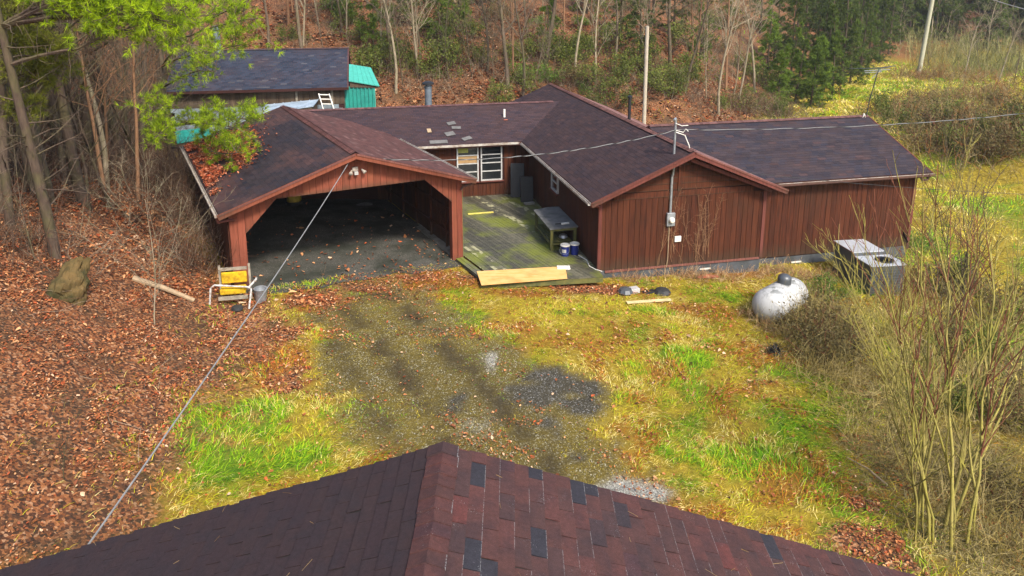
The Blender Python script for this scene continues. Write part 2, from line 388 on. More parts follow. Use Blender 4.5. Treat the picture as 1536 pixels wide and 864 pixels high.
GREEN = [(380, 625, 1.2, 1.0, 1), (330, 690, 1.2, .9, 1), (450, 690, 1.0, .8, .8), (1040, 540, 1.0, .7, 1), (1060, 595, .9, .8, .9), (1100, 450, 1.8, 1.0, .8), (1200, 640, 1.4, 1.6, 1), (1250, 740, 1.2, 1.0, 1), (1130, 620, 1.0, 1.2, .7), (1180, 560, 1.1, .8, .8), (1010, 690, .8, .8, .5), (960, 560, .6, .5, .5), (1000, 470, 1.2, .4, .7), (760, 430, .9, .3, .6)]
GREEN += [(1150, 700, 1.2, .9, .8), (300, 640, 1.0, .8, .8), (640, 432, .5, .25, .7), (1100, 530, .8, .8, .7), (930, 500, 1.0, .4, .6), (500, 620, .4, .8, .7), (850, 470, 1.2, .4, .6)]
ORANGE = [(600, 425, 2.2, .6, 1.4), (480, 460, 1.2, .7, 1.3), (420, 550, .8, 1.3, 1.2), (700, 425, 1.0, .5, 1.2), (780, 440, 1.5, .4, .9), (960, 600, .8, .7, .7), (1180, 800, .8, .5, .7), (1000, 640, .5, .5, .6), (880, 510, 1, .3, .6), (560, 430, 1.6, .6, 1), (640, 412, 1.4, .5, 1), (480, 450, 1.3, .6, .9), (700, 500, 1.0, .7, .7), (880, 430, 1.8, .6, .9), (1060, 405, 3.4, .6, 1), (400, 540, .9, 1.3, .9), (480, 610, .7, 1.5, .5), (960, 640, .8, 1.1, .4)]
LEAFP = [(470, 452, 1.2, .45, 1.1), (540, 432, 1.3, .4, 1.0), (620, 418, 1.2, .35, .9), (700, 415, .6, .4, .9), (410, 500, .8, 1.0, 1.0), (440, 570, .6, 1.0, .8), (900, 436, 1.5, .4, 1.2), (840, 425, .9, .3, .9), (1290, 820, 1.0, .6, 1), (1300, 760, .8, .6, .6), (480, 440, 1.4, .6, .7), (440, 490, .7, .8, .7), (1340, 850, 1.2, .6, .7), (590, 425, 1.2, .4, .5)]
DRYBR = [(1420, 700, 2.6, 3.0, 1), (1330, 600, 1.3, 1.6, .9), (1260, 530, 1.5, 1.3, 1), (1480, 560, 3.5, 3, .9), (1500, 820, 2.5, 2, 1), (1400, 470, 2.8, 2.5, .7)]
def zones(x, y):
    x = np.asarray(x, float); y = np.asarray(y, float); n1 = fbm(x * .9, y * .9, 21); n2 = fbm(x * 2.7, y * 2.7, 33, 3); n3 = fbm(x * .35, y * .35, 41)
    yard = sst(-1.0, 1.5, np.interp(x, TOE[:, 0], TOE[:, 1]) - 1.5 - y + (n1 - .5) * 3)
    dl = x - leaf_x(y)
    leaf = 1 - sst(-.9, .9, dl + (n1 - .5) * 2.6 + (n2 - .5) * 1.2)
    leaf = np.maximum(leaf, 1 - yard)
    patch = blob(x, y, LEAFP); patch = sst(.35, .7, patch + (n2 - .5) * .8)
    leaf = np.maximum(leaf, patch)
    g = blob(x, y, GRAVEL); grav = sst(.38, .72, g + (n1 - .5) * .6 + (n2 - .5) * .35) * (1 - leaf)
    n4 = fbm(x * 1.5, y * 1.5, 57, 3); pts = [tuple(at(u, v))[:2] for u, v in ((560, 462), (600, 500), (665, 570), (760, 690), (860, 860))]
    best = np.full(np.shape(x), 1e9); cross = np.zeros(np.shape(x))
    for (ax, ay), (bx, by) in zip(pts[:-1], pts[1:]):
        ex, ey = bx - ax, by - ay; t_ = np.clip(((x - ax) * ex + (y - ay) * ey) / (ex * ex + ey * ey), 0, 1); d_ = np.hypot(x - ax - t_ * ex, y - ay - t_ * ey); sg_ = np.sign((x - ax) * ey - (y - ay) * ex)
        m_ = d_ < best; best = np.where(m_, d_, best); cross = np.where(m_, d_ * sg_, cross)
    n5w = fbm(x * 6.5, y * 6.5, 87, 3); band = 1 - sst(1.8, 2.6, best + (n1 - .5) * 1.9 + (n2 - .5) * 1.3 + (n5w - .5) * .8)
    grav = np.maximum(grav, band * .88 * (1 - patch))
    cw = cross + (n1 - .5) * .45
    track = np.exp(-((cw - .8) / .36) ** 2) + np.exp(-((cw + .75) / .34) ** 2) + .7 * np.exp(-((cw - 1.9) / .24) ** 2)
    wet = np.maximum(sst(.35, .7, blob(x, y, WET) + (n2 - .5) * .7 + (n5w - .5) * .5), 0); pale = sst(.35, .75, blob(x, y, PALE) + (n2 - .5) * .5)
    n5 = fbm(x * 6.5, y * 6.5, 87, 3); green = sst(.3, .75, blob(x, y, GREEN) + (n1 - .5) * .8 + (n2 - .5) * .7 + (n5 - .5) * .6)
    lane = sst(11, 16, x) * yard
    green = np.maximum(green, lane * sst(.5, .75, n3 + (n1 - .5) * .3) * .8)
    orange = sst(.35, .8, blob(x, y, ORANGE) + (n1 - .5) * .6)
    orange = np.maximum(orange, .75 * sst(.56, .70, fbm(x * .75, y * .75, 61) + (n2 - .5) * .3) * (1 - lane)); green = np.maximum(green, .75 * sst(.56, .70, fbm(x * .6, y * .6, 63) + (n2 - .5) * .25))
    dry = sst(.4, .8, blob(x, y, DRYBR) + (n1 - .5) * .7)
    return dict(leaf=leaf, grav=grav, wet=wet, pale=pale, green=green, orange=orange, dry=dry, track=np.clip(1.1 * track * grav * sst(.25, .55, n4 + (n5w - .5) * .5), 0, 1), lane=lane, far=1 - yard, n1=n1, n2=n2, yard=yard)

# ------------------------------------------------------------------ the ground sheet
def axis(lo, d0, d1, hi, step):
    a = list(np.arange(d0, d1 + 1e-6, step)); s = step; x = d0
    L = []
    while x > lo: s *= 1.13; x -= s; L.append(x)
    s = step; x = d1; U = []
    while x < hi: s *= 1.13; x += s; U.append(x)
    return np.array(L[::-1] + a + U)
gx = axis(-170, -19, 19, 210, .22); gyy = axis(-70, 5, 36, 280, .22)
GX, GY = np.meshgrid(gx, gyy); GZ = height(GX, GY)
nx, ny = len(gx), len(gyy)
V = np.stack([GX.ravel(), GY.ravel(), GZ.ravel()], 1)
ii = np.arange(nx * ny).reshape(ny, nx)
Q = np.stack([ii[:-1, :-1].ravel(), ii[:-1, 1:].ravel(), ii[1:, 1:].ravel(), ii[1:, :-1].ravel()], 1)
k = NT('yard_ground')
za, zb, zc = k.attr('zoneA'), k.attr('zoneB'), k.attr('zoneC')
sa, sb, sc_ = k.n('SeparateXYZ'), k.n('SeparateXYZ'), k.n('SeparateXYZ')
k.l(za.outputs['Vector'], sa.inputs[0]); k.l(zb.outputs['Vector'], sb.inputs[0]); k.l(zc.outputs['Vector'], sc_.inputs[0])
fine = k.noise(34, 4, k.pos(), .7); mid = k.noise(5, 5, k.pos(), .65); big = k.noise(.8, 4, k.pos())
grass = k.mix(k.ramp(mid, [(.35, 0.), (.65, 1.)]), (.16, .11, .010), (.30, .22, .024))
grass = k.mix(sa.outputs[2], grass, k.mix(k.ramp(mid, [(.35, 0.), (.65, 1.)]), (.05, .11, .006), (.14, .21, .010)))
grass = k.mix(sb.outputs[1], grass, k.mix(mid, (.13, .052, .008), (.28, .13, .018)))
grass = k.mix(k.math('MULTIPLY', sc_.outputs[0], .85), grass, k.mix(mid, (.10, .08, .03), (.19, .15, .055)))
vo = k.n('TexVoronoi'); vo.inputs['Scale'].default_value = 21; k.l(k.pos(), vo.inputs['Vector'])
sv = k.n('SeparateXYZ'); k.l(vo.outputs['Color'], sv.inputs[0])
leafc = k.ramp(sv.outputs[0], [(0, (.04, .022, .014)), (.3, (.085, .036, .02)), (.55, (.20, .07, .027)), (.8, (.30, .12, .045)), (1, (.40, .22, .12))])
leafc = k.mix(k.math('MULTIPLY', k.ramp(big, [(.45, 0.), (.65, 1.)]), .6), leafc, (.05, .035, .02))
leafc = k.mix(k.math('MULTIPLY', sc_.outputs[2], k.ramp(k.noise(.5, 5, k.pos()), [(.3, .0), (.7, .55)])), leafc, k.mix(k.noise(.35, 5, k.pos()), (.045, .024, .014), (.035, .038, .014)))
vg = k.n('TexVoronoi'); vg.inputs['Scale'].default_value = 40; k.l(k.pos(), vg.inputs['Vector'])
sg = k.n('SeparateXYZ'); k.l(vg.outputs['Color'], sg.inputs[0])
grv = k.ramp(sg.outputs[1], [(0, (.045, .035, .014)), (.55, (.105, .083, .026)), (.85, (.18, .15, .065)), (1, (.42, .40, .32))])
grv = k.mix(k.math('MULTIPLY', k.ramp(mid, [(.36, 0.), (.58, 1.)]), k.math('SUBTRACT', .62, sb.outputs[2])), grv, k.mix(fine, (.15, .11, .010), (.075, .050, .010)))
grv = k.mix(k.math('MULTIPLY', sb.outputs[2], .6), grv, k.ramp(sg.outputs[1], [(0, (.16, .16, .15)), (1, (.5, .5, .48))]))
grv = k.mix(k.math('MULTIPLY', sb.outputs[0], .8), grv, k.ramp(sg.outputs[2], [(0, (.020, .019, .018)), (.85, (.045, .044, .042)), (1, (.24, .24, .24))]))
col = k.mix(sa.outputs[0], grass, leafc); col = k.mix(sa.outputs[1], col, grv)
col = k.mix(k.math('MULTIPLY', sc_.outputs[1], .85), col, k.mix(fine, (.022, .016, .009), (.06, .045, .022)))
col = k.mix(1.0, col, k.ramp(fine, [(.25, .6), (.75, 1.35)]), 'MULTIPLY')
k.bump(k.math('ADD', fine, mid), .7, .05)
mground = k.fin(col, .92, .15)
gme = npmesh('ground', V, [Q], mground, None, True)
Z = zones(V[:, 0], V[:, 1])
for nm, ks in (('zoneA', ('leaf', 'grav', 'green')), ('zoneB', ('wet', 'orange', 'pale')), ('zoneC', ('dry', 'track', 'far'))):
    a = gme.attributes.new(nm, 'FLOAT_VECTOR', 'POINT'); a.data.foreach_set('vector', np.stack([Z[q] for q in ks], 1).astype(np.float32).ravel())
tag(link('ground', gme), 'uneven yard and hillside ground with grass, gravel and leaf litter', kind='structure')
# ================================================================== shared building pieces
UNIT = MB().box((-.5, -.5, 0), (.5, .5, 1)).mesh('board', M['red'])
_um = {}
def unit(mat):
    if mat not in _um:
        me = UNIT.copy(); me.materials.clear(); me.materials.append(M[mat]); _um[mat] = me
    return _um[mat]
def board(parent, name, x, y, z0, z1, sx, sy, mat, rz=0.0):
    o = link(name, unit(mat), parent); o.location = (x, y, z0); o.scale = (sx, sy, z1 - z0); o.rotation_euler = (0, 0, rz); return o
def board_wall(parent, p0, p1, zb, zt, wd=.22, th=.026, mat='red', holes=(), jit=.004, name='board'):
    """a row of upright boards from p0 to p1 (local), zb / zt are functions of the distance along"""
    p0 = Vector(p0); p1 = Vector(p1); L = (p1 - p0).length; d = (p1 - p0) / L; rz = math.atan2(d.y, d.x); nr = Vector((d.y, -d.x))
    n = max(1, round(L / wd)); s = 0; ws = [1 + random.uniform(-.12, .12) for _ in range(n)]; k = L / sum(ws)
    for w_ in ws:
        w_ *= k; c = p0 + d * (s + w_ / 2) + nr * random.uniform(0, jit)
        za, zc = zb(s + w_ / 2) + random.uniform(-.006, .006), zt(s + w_ / 2)
        spans = [(za, zc)]
        for (h0, h1_, hz0, hz1) in holes:
            if s + w_ > h0 + .01 and s < h1_ - .01:
                spans = [(za, hz0), (hz1, zc)]
        for (q0, q1) in spans:
            if q1 - q0 > .04: board(parent, name, c.x, c.y, q0, q1, w_ - .013, th, mat, rz)
        s += w_
def shingles(parent, P0, U, V_, W, L, cols, expo=.15, tab=.33, seed=0, gain=None):
    """overlapping tabs on one slope: P0 the eave corner, U along the eave, V_ up the slope"""
    r = np.random.default_rng(seed); P0 = np.array(P0, float); U = np.array(U, float); V_ = np.array(V_, float); N = np.cross(U, V_)
    if N[2] < 0: N = -N
    nc = int(math.ceil(L / expo)); vs = []; cs = []; cnt = 0
    for i in range(nc):
        t0 = i * expo; t1 = min((i + 1) * expo + .02, L)
        off = (i % 3) * tab / 3 + r.uniform(-.015, .015) - tab
        nb = int((W - off) / tab) + 1
        s0 = off + np.arange(nb) * tab; s1 = s0 + tab - .008
        s0 = np.clip(s0, 0, W); s1 = np.clip(s1, 0, W); ok = s1 - s0 > .02; s0 = s0[ok]; s1 = s1[ok]; nb = len(s0)
        lift = .0045 + r.uniform(0, .002, nb); j = r.uniform(-.006, .006, nb)
        def pt(s, t, h): return P0 + s[:, None] * U + (np.zeros(nb) + t)[:, None] * V_ + h[:, None] * N
        z = np.zeros(nb)
        q = np.stack([pt(s0, t0 + j, lift), pt(s1, t0 + j, lift), pt(s1, t1, z + .0015), pt(s0, t1, z + .0015), pt(s0, t0 + j, z - .005), pt(s1, t0 + j, z - .005)], 1)
        vs.append(q.reshape(-1, 3)); 
        ci = r.choice(len(cols), nb, p=[c[1] for c in cols]); base = np.array([c[0] for c in cols])[ci] * (1 + r.uniform(-.18, .18, (nb, 1)))
        if gain is not None: base = base * gain(s0 / W, t0 / L)
        cs.append(base); cnt += nb
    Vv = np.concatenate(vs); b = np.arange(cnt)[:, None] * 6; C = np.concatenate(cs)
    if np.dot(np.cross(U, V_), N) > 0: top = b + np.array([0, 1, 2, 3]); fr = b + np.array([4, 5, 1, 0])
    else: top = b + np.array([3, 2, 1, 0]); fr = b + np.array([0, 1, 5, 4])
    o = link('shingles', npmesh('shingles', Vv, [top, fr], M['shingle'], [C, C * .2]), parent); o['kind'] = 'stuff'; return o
def slope(parent, P0, U, W, run, rise, vdir, cols, seed, th=.10, gain=None):
    """roof slab with its shingles. vdir: horizontal unit vector pointing up the slope"""
    U = Vector(U); vd = Vector(vdir); L = math.hypot(run, rise); V_ = (vd * run + Vector((0, 0, rise))) / L
    N = U.cross(V_); N = N if N.z > 0 else -N; P = Vector(P0)
    m = MB(); c = [P, P + U * W, P + U * W + V_ * L, P + V_ * L]
    m.add([p for p in c] + [p - N * th for p in c], [(0, 1, 2, 3), (7, 6, 5, 4), (0, 4, 5, 1), (1, 5, 6, 2), (2, 6, 7, 3), (3, 7, 4, 0)])
    o = m.build('roof', M['trim'], parent)
    shingles(o, tuple(P + N * .003), tuple(U), tuple(V_), W, L, cols, seed=seed, gain=gain); return o
def ridge_caps(parent, p, q, mat='shingle', wd=.15, expo=.15, drop=.06, c=(.09, .045, .04), seed=1):
    p = Vector(p); q = Vector(q); L = (q - p).length; d = (q - p) / L; s = d.cross(Vector((0, 0, 1))).normalized(); r = np.random.default_rng(seed)
    n = int(L / expo); vs = []; cs = []
    for i in range(n):
        a = p + d * i * expo; b = p + d * ((i + 1) * expo + .02)
        for pt, h in ((a, .028), (b, .012)):
            for k_, zz in ((-wd, -drop), (0, 0), (wd, -drop)): vs.append(pt + s * k_ + Vector((0, 0, zz + h)))
        cs.append(np.array(c) * (1 + r.uniform(-.3, .3)))
    b = np.arange(n)[:, None] * 6; C = np.array(cs)
    o = link('ridge_cap', npmesh('ridge_cap', np.array([tuple(x) for x in vs]), [b + np.array([0, 1, 4, 3]), b + np.array([1, 2, 5, 4])], M['shingle'], [C, C]), parent)
    o['kind'] = 'stuff'; return o
def window(parent, x0, x1, z0, z1, y, rails=3, ny=-1, axis='x', name='window'):
    """window in a wall whose outside faces -y (axis x) or -x (axis y)"""
    T_ = (lambda a, d, z: (a, y + d, z)) if axis == 'x' else (lambda a, d, z: (y + d, a, z))
    def bx(m, a0, a1, d0, d1, c0, c1):
        p, q = T_(a0, d0, c0), T_(a1, d1, c1); m.box(tuple(min(i, j) for i, j in zip(p, q)), tuple(max(i, j) for i, j in zip(p, q)))
    m = MB(); fw = .06
    bx(m, x0, x0 + fw, -.05, .03, z0, z1); bx(m, x1 - fw, x1, -.05, .03, z0, z1); bx(m, x0 + fw, x1 - fw, -.05, .03, z1 - fw, z1); bx(m, x0 + fw, x1 - fw, -.05, .03, z0, z0 + fw)
    win = m.build(name, M['frame'], parent)
    h = (z1 - z0 - 2 * fw) / (rails + 1)
    for i in range(rails):
        m = MB(); zz = z0 + fw + h * (i + 1); bx(m, x0 + fw, x1 - fw, -.035, .02, zz - .022, zz + .022); m.build('rail', M['frame'], win)
    for i in range(rails + 1):
        m = MB(); bx(m, x0 + fw, x1 - fw, .0, .012, z0 + fw + h * i + (.022 if i else 0), z0 + fw + h * (i + 1) - (.022 if i < rails else 0)); m.build('pane', M['glass'], win)
    m = MB(); bx(m, x0 - .08, x1 + .08, -.10, .0, z0 - .055, z0 - .004); m.build('sill', M['trim'], win)
    return win

# ================================================================== main house
TH = 13.0; HO = (2.62, 22.84)
house = empty('house', (HO[0], HO[1], 0), R(TH), 'long dark red board house with brown shingle roofs behind the yard', 'house')
tA = R(TH)
def HW(a, b, z=0): return Vector((HO[0] + a * math.cos(tA) - b * math.sin(tA), HO[1] + a * math.sin(tA) + b * math.cos(tA), z))
EZ, RZ, HWD, RL = 2.5, 4.02, 3.56, 17.5
dk = [((.033, .0205, .0225), .4), ((.039, .0235, .0245), .3), ((.028, .019, .023), .22), ((.047, .026, .0255), .08)]
dk_sheen = [((.029, .0235, .030), .4), ((.034, .026, .030), .3), ((.024, .0215, .030), .24), ((.045, .028, .030), .06)]  # right wing shingles, bluish sky sheen put into the colour
navy = [((.021, .0175, .022), .45), ((.025, .019, .0225), .35), ((.017, .0155, .022), .2)]
pink = [((.080, .035, .031), .4), ((.094, .041, .036), .3), ((.066, .031, .029), .22), ((.125, .066, .058), .08)]
brown = dk
# walls (backing) ---------------------------------------------------------------
m = MB(); m.prism([(.48, -.9), (6.62, -.9), (6.62, 2.52), (3.56, 3.8), (.48, 2.52)], lambda a, z: (a, .53, z), lambda a, z: (a, 17.0, z)); m.build('wall', M['redback'], house)
MB().box((6.625, 1.18, -1.3), (13.42, 7.9, 2.6)).build('wall', M['redback'], house)
m = MB(); m.prism([(1.19, 2.55), (7.88, 2.55), (4.6, 3.85)], lambda b, z: (6.64, b, z), lambda b, z: (13.41, b, z)); m.build('wall', M['redback'], house)
MB().box((-10.6, 10.14, -.6), (.475, 16.5, 2.6)).build('wall', M['redback'], house)
# cladding, board by board -------------------------------------------------------
board_wall(house, (.46, .5), (6.64, .5), lambda s: -.12 - .01 * s, lambda s: 2.36, .215)                    # gable front
board_wall(house, (6.66, 1.15), (13.45, 1.15), lambda s: -.47 - .006 * s, lambda s: 2.5, .225)               # right wing front
board_wall(house, (.45, 10.1), (.45, .5), lambda s: -.12, lambda s: 2.42, .21, holes=[(3.82, 4.82, 1.22, 2.02)])   # side facing the deck
board_wall(house, (-6.5, 10.1), (.44, 10.1), lambda s: -.1, lambda s: 2.46, .2, holes=[(3.63, 5.75, .62, 2.36)])      # back wing front
board_wall(house, (13.45, 1.16), (13.45, 7.9), lambda s: -.7, lambda s: 2.5 + 1.3 * (1 - abs(s - 3.4) / 3.4), .225)
board_wall(house, (-10.63, 16.5), (-10.63, 10.1), lambda s: -.2, lambda s: 2.45, .3)
# gable field: horizontal boards under the rake
for i in range(5):
    z0 = 2.60 + i * .215; half = (3.92 - z0 - .2) / .427
    if half > .2:
        o = link('siding_board', unit('red'), house); o.location = (3.56, .5, z0); o.scale = (2 * half, .026, .205)
MB().bar((.95, .485, 2.47), (6.15, .485, 2.47), .05, .21).build('trim_board', M['red'], house)
MB().bar((3.3, .475, 2.55), (3.3, .475, 3.7), .10, .05, up=(0, 1, 0)).build('trim_board', M['red'], house)
for a in (.47, 6.63):
    MB().box((a - .06, .455, -.15), (a + .06, .486, 2.35)).build('corner_board', M['trim'], house)
MB().box((6.655, .5, -.2), (6.68, 1.12, 2.45)).build('corner_board', M['trim'], house)
MB().box((13.40, 1.105, -.65), (13.52, 1.136, 2.45)).build('corner_board', M['trim'], house)
MB().box((.7, .47, -.22), (6.6, .50, -.135)).build('skirt_board', M['trimpink'], house)
# roofs ---------------------------------------------------------------------------
slope(house, (0, 0, EZ), (0, 1, 0), RL, HWD, RZ - EZ, (1, 0, 0), dk, 11)
slope(house, (2 * HWD, 0, EZ), (0, 1, 0), RL, HWD, RZ - EZ, (-1, 0, 0), [((.17, .085, .075), .6), ((.22, .12, .105), .4)], 12)
slope(house, (3.9, .8, EZ), (1, 0, 0), 9.94, 3.8, RZ - EZ, (0, 1, 0), dk_sheen, 13)
slope(house, (3.9, 8.4, EZ), (1, 0, 0), 9.94, 3.8, RZ - EZ, (0, -1, 0), dk, 14)
slope(house, (-11.2, 9.7, EZ), (1, 0, 0), 14.1, 3.5, 1.2, (0, 1, 0), [((.036, .023, .027), .5), ((.041, .0255, .028), .3), ((.031, .022, .028), .2)], 15)
slope(house, (-11.2, 16.7, EZ), (1, 0, 0), 14.1, 3.5, 1.2, (0, -1, 0), dk, 16)
ridge_caps(house, (3.56, 0, RZ + .03), (3.56, 17.5, RZ + .03), c=(.14, .065, .055))
ridge_caps(house, (13.84, 4.6, RZ + .03), (3.9, 4.6, RZ + .03), c=(.10, .05, .045), seed=4)
ridge_caps(house, (-11.2, 13.2, 3.73), (2.6, 13.2, 3.73), c=(.09, .045, .045), seed=5)
# fascias and rakes
def rake(parent, p, q, mat='trim', dy=0):
    MB().bar(p, q, .045, .17).build('rake_board', M[mat], parent)
rake(house, (-.03, -.045, EZ - .09), (3.56, -.045, RZ - .085), 'trim'); rake(house, (3.56, -.046, RZ - .085), (7.17, -.046, EZ - .09), 'trim')
MB().bar((3.60, -.075, RZ - .035), (7.16, -.075, EZ - .035), .03, .05).build('drip_edge', M['trimpink'], house)
MB().bar((.0, -.075, EZ - .035), (3.52, -.075, RZ - .035), .03, .05).build('drip_edge', M['trim'], house)
MB().bar((3.56, .2, RZ - .32), (6.7, .2, EZ - .22 + .13), .05, .12).build('barge_board', M['trim'], house)
rake(house, (13.885, .8, EZ - .09), (13.885, 4.6, RZ - .085)); rake(house, (13.886, 4.6, RZ - .085), (13.886, 8.4, EZ - .09))
MB().bar((-.03, -.01, EZ - .10), (-.03, 9.62, EZ - .10), .03, .15).build('fascia', M['trim'], house)
MB().bar((-11.2, 9.675, EZ - .10), (-.05, 9.675, EZ - .10), .03, .15).build('fascia', M['trim'], house)
MB().bar((7.2, .775, EZ - .10), (13.84, .775, EZ - .10), .03, .13).build('fascia', M['trim'], house)
def gutter(p, q, mat, nm='gutter', parent=house, w_=.10):
    p = Vector(p); q = Vector(q); d = (q - p).normalized(); s = d.cross(Vector((0, 0, 1))).normalized()
    prof = [(-w_ / 2, .05), (-w_ / 2 + .01, -.035), (w_ / 2 - .01, -.035), (w_ / 2, .05), (w_ / 2 - .012, .05), (w_ / 2 - .02, -.022), (-w_ / 2 + .02, -.022), (-w_ / 2 + .012, .05)]
    m = MB(); m.prism(prof, lambda x, z: p + s * x + Vector((0, 0, z)), lambda x, z: q + s * x + Vector((0, 0, z))); return m.build(nm, M[mat], parent)
gutter((-.10, -.03, EZ - .05), (-.10, 9.58, EZ - .05), 'gutter'); gutter((-5.5, 9.60, EZ - .05), (-.16, 9.60, EZ - .05), 'gutter')
gutter((7.15, .70, EZ - .07), (13.9, .70, EZ - .07), 'gutterbrown')
MB().tube([(-.08, .12, 2.42), (.10, .22, 2.28), (.38, .40, 2.22), (.42, .42, 2.1), (.42, .43, -.15)], .042, 8).build('downspout', M['trim'], house)
MB().tube([(13.3, .72, 2.42), (13.42, .76, 2.24), (13.72, .85, 2.22), (13.8, .86, 2.36)], .045, 8).build('downspout', M['gutterbrown'], house)
MB().box((7.25, .655, EZ - .015), (13.84, .668, EZ + .0)).build('drip_edge', M['gutter'], house)
# foundation: painted block, each block of the visible courses
for i in range(17):
    for c in range(2):
        x0 = 6.7 + i * .40 - (0 if c else .2)
        if i == 4 and c == 1: continue
        o = link('block', unit('block'), house); o.location = (x0 + .2, 1.19, -1.02 + c * .21); o.scale = (.388, .05, .2)
for i in range(14):
    x0 = .6 + i * .42
    if i == 8: continue
    o = link('block', unit('block'), house); o.location = (x0 + .2, .545, -.44); o.scale = (.405, .05, .25)
for x, y, z in ((4.28, .5, -.42), (8.4, 1.15, -.78)):
    v = MB().box((x - .0, y + .02, z), (x + .42, y + .05, z + .19)).build('foundation_vent', M['black'], house)
    MB().box((x, y - .015, z - .02), (x + .42, y + .015, z + .03)).build('sill', M['white'], v)
MB().box((11.0, 1.10, -.66), (11.5, 1.13, -.60)).build('foundation_vent', M['white'], house)
MB().box((.47, .512, -.98), (6.63, .532, -.137)).build('foundation', M['block'], house); MB().box((6.64, 1.163, -1.35), (13.44, 1.182, -.53)).build('foundation', M['block'], house)
# deck-side windows
window(house, -2.93, -1.93, .66, 2.34, 10.09); wv = window(house, -1.83, -.83, .66, 2.34, 10.09)
MB().box((-2.86, 10.08, 2.02), (-2.40, 10.086, 2.27)).build('blind', M['blind'], house)
MB().box((-2.86, 10.08, 1.53), (-2.0, 10.086, 1.85)).build('blind', M['cardboard'], house)
window(house, 5.3, 6.22, 1.25, 2.0, .44, 1, axis='y')
# pipes on the roofs
m = MB(); m.lathe([(.17, 3.55), (.17, 4.55), (.19, 4.56), (.19, 4.62), (.15, 4.63), (.15, 4.70), (.27, 4.71), (.27, 4.76), (.13, 4.84)], 16, mat=Matrix.Translation((-3.75, 13.55, 0))); ch = m.build('flue', M['pipe'], house, True)
m = MB(); m.lathe([(.29, 4.70), (.29, 4.78), (.20, 4.83), (.05, 4.86)], 16, mat=Matrix.Translation((-3.75, 13.55, .01))); m.build('flue_cap', M['black'], ch, True)
vp = MB().lathe([(.055, 3.0), (.055, 3.62), (.045, 3.63)], 10, mat=Matrix.Translation((-.32, 11.9, 0))).build('vent_pipe', M['white'], house, True)
MB().box((-.41, 11.55, 3.165), (-.23, 11.72, 3.18)).build('flashing', M['redrag'], vp)
m = MB(); m.lathe([(.07, 3.6), (.07, 4.55), (.11, 4.56), (.11, 4.64), (.04, 4.68)], 10, mat=Matrix.Translation((4.55, 8.2, 0))); m.build('vent_pipe', M['black'], house, True)
# electricity: mast, meter, box
m = MB(); m.tube([(3.0, .44, 1.75), (3.0, .44, 3.15)], .045, 10).tube([(3.0, .38, 3.15), (3.0, .30, 3.6)], .04, 10); m.build('conduit', M['galv'], house, True)
m = MB(); m.tube([(3.12, .62, 3.7), (3.12, .62, 5.0), (3.1, .6, 5.06), (3.0, .5, 5.03)], .04, 10); mast = m.build('service_mast', M['galv'], house, True)
m = MB().tube([(3.12, .58, 4.66), (3.35, .48, 4.6), (3.42, .44, 4.72), (3.5, .42, 4.64)], .014, 6).tube([(3.12, .55, 4.6), (3.4, .45, 4.5), (3.55, .4, 4.15), (3.58, .38, 3.95)], .018, 6).tube([(3.1, .56, 4.9), (3.3, .5, 4.82), (3.5, .45, 4.84)], .013, 6)
m.build('mast_wire', M['white'], mast)
mt = MB().box((2.87, .37, 1.33), (3.17, .485, 1.80)).build('meter_box', M['galv'], house, bevel=.012)
m = MB(); m.lathe([(.10, 0), (.10, .06), (.08, .10), (.02, .115)], 16, mat=Matrix.Translation((3.03, .37, 1.56)) @ Matrix.Rotation(R(90), 4, 'X')); m.build('meter_dial', M['white'], mt, True)
MB().box((3.22, .42, .72), (3.46, .486, .92)).build('junction_box', M['white'], house, bevel=.01)
MB().tube([(3.0, .46, 1.34), (3.0, .46, .1), (2.97, .46, -.2)], .016, 6).build('ground_wire', M['straw'], house)
# dead vine on the gable wall
def wires(name, S, D, L, r, nseg, curl, up, sides, seed): pass

M['scrapgrey'] = mat_plain('faded_grey_shingle', (.14, .135, .13), .85, .2, 0, .3, 4)
# loose pieces on the roof
def on_back(a, b): return 2.5 + (b - 9.7) * .343 + .045
for i, (a, b, w_, l_, rz, mt_, lab) in enumerate([(-4.05, 10.9, .18, .32, 3, 'straw', 'small upright yellowish shingle scrap near the eave of the back roof'), (-2.95, 11.45, .40, .26, 14, 'scrapgrey', 'upper pale grey loose shingle, highest of the scraps on the back roof'), (-2.78, 11.05, .42, .22, -5, 'scrapgrey', 'pale grey loose shingle just below the highest scrap on the back roof'), (-3.15, 10.55, .44, .32, 16, 'scrapgrey', 'middle pale grey loose shingle above the long grey scrap on the back roof'), (-3.75, 9.92, .8, .26, 0, 'scrapgrey', 'long grey loose shingle lying along the eave of the back roof'), (-2.45, 10.1, .45, .24, 24, 'scrapgrey', 'skewed pale grey loose shingle at the eave, rightmost of the roof scraps')]):
    p = HW(a, b, on_back(a, b)); sl_ = math.atan(.343)
    m = MB().box((-w_ / 2, -l_ / 2, -.004), (w_ / 2, l_ / 2, .012)); 
    for q in range(2): m.box((-w_ / 2 + q * w_ / 2 + .01, -l_ / 2 - .015, -.003), (-w_ / 2 + (q + 1) * w_ / 2 - .01, -l_ / 2 + .05, .017))
    o = m.build('loose_shingle', M[mt_]); o.location = p; o.rotation_euler = Matrix.Rotation(tA, 3, 'Z').to_4x4().to_3x3().__matmul__(Matrix.Rotation(sl_, 3, 'X')).__matmul__(Matrix.Rotation(R(rz), 3, 'Z')).to_euler()
    tag(o, lab, 'shingle', 'loose shingles on the back roof')

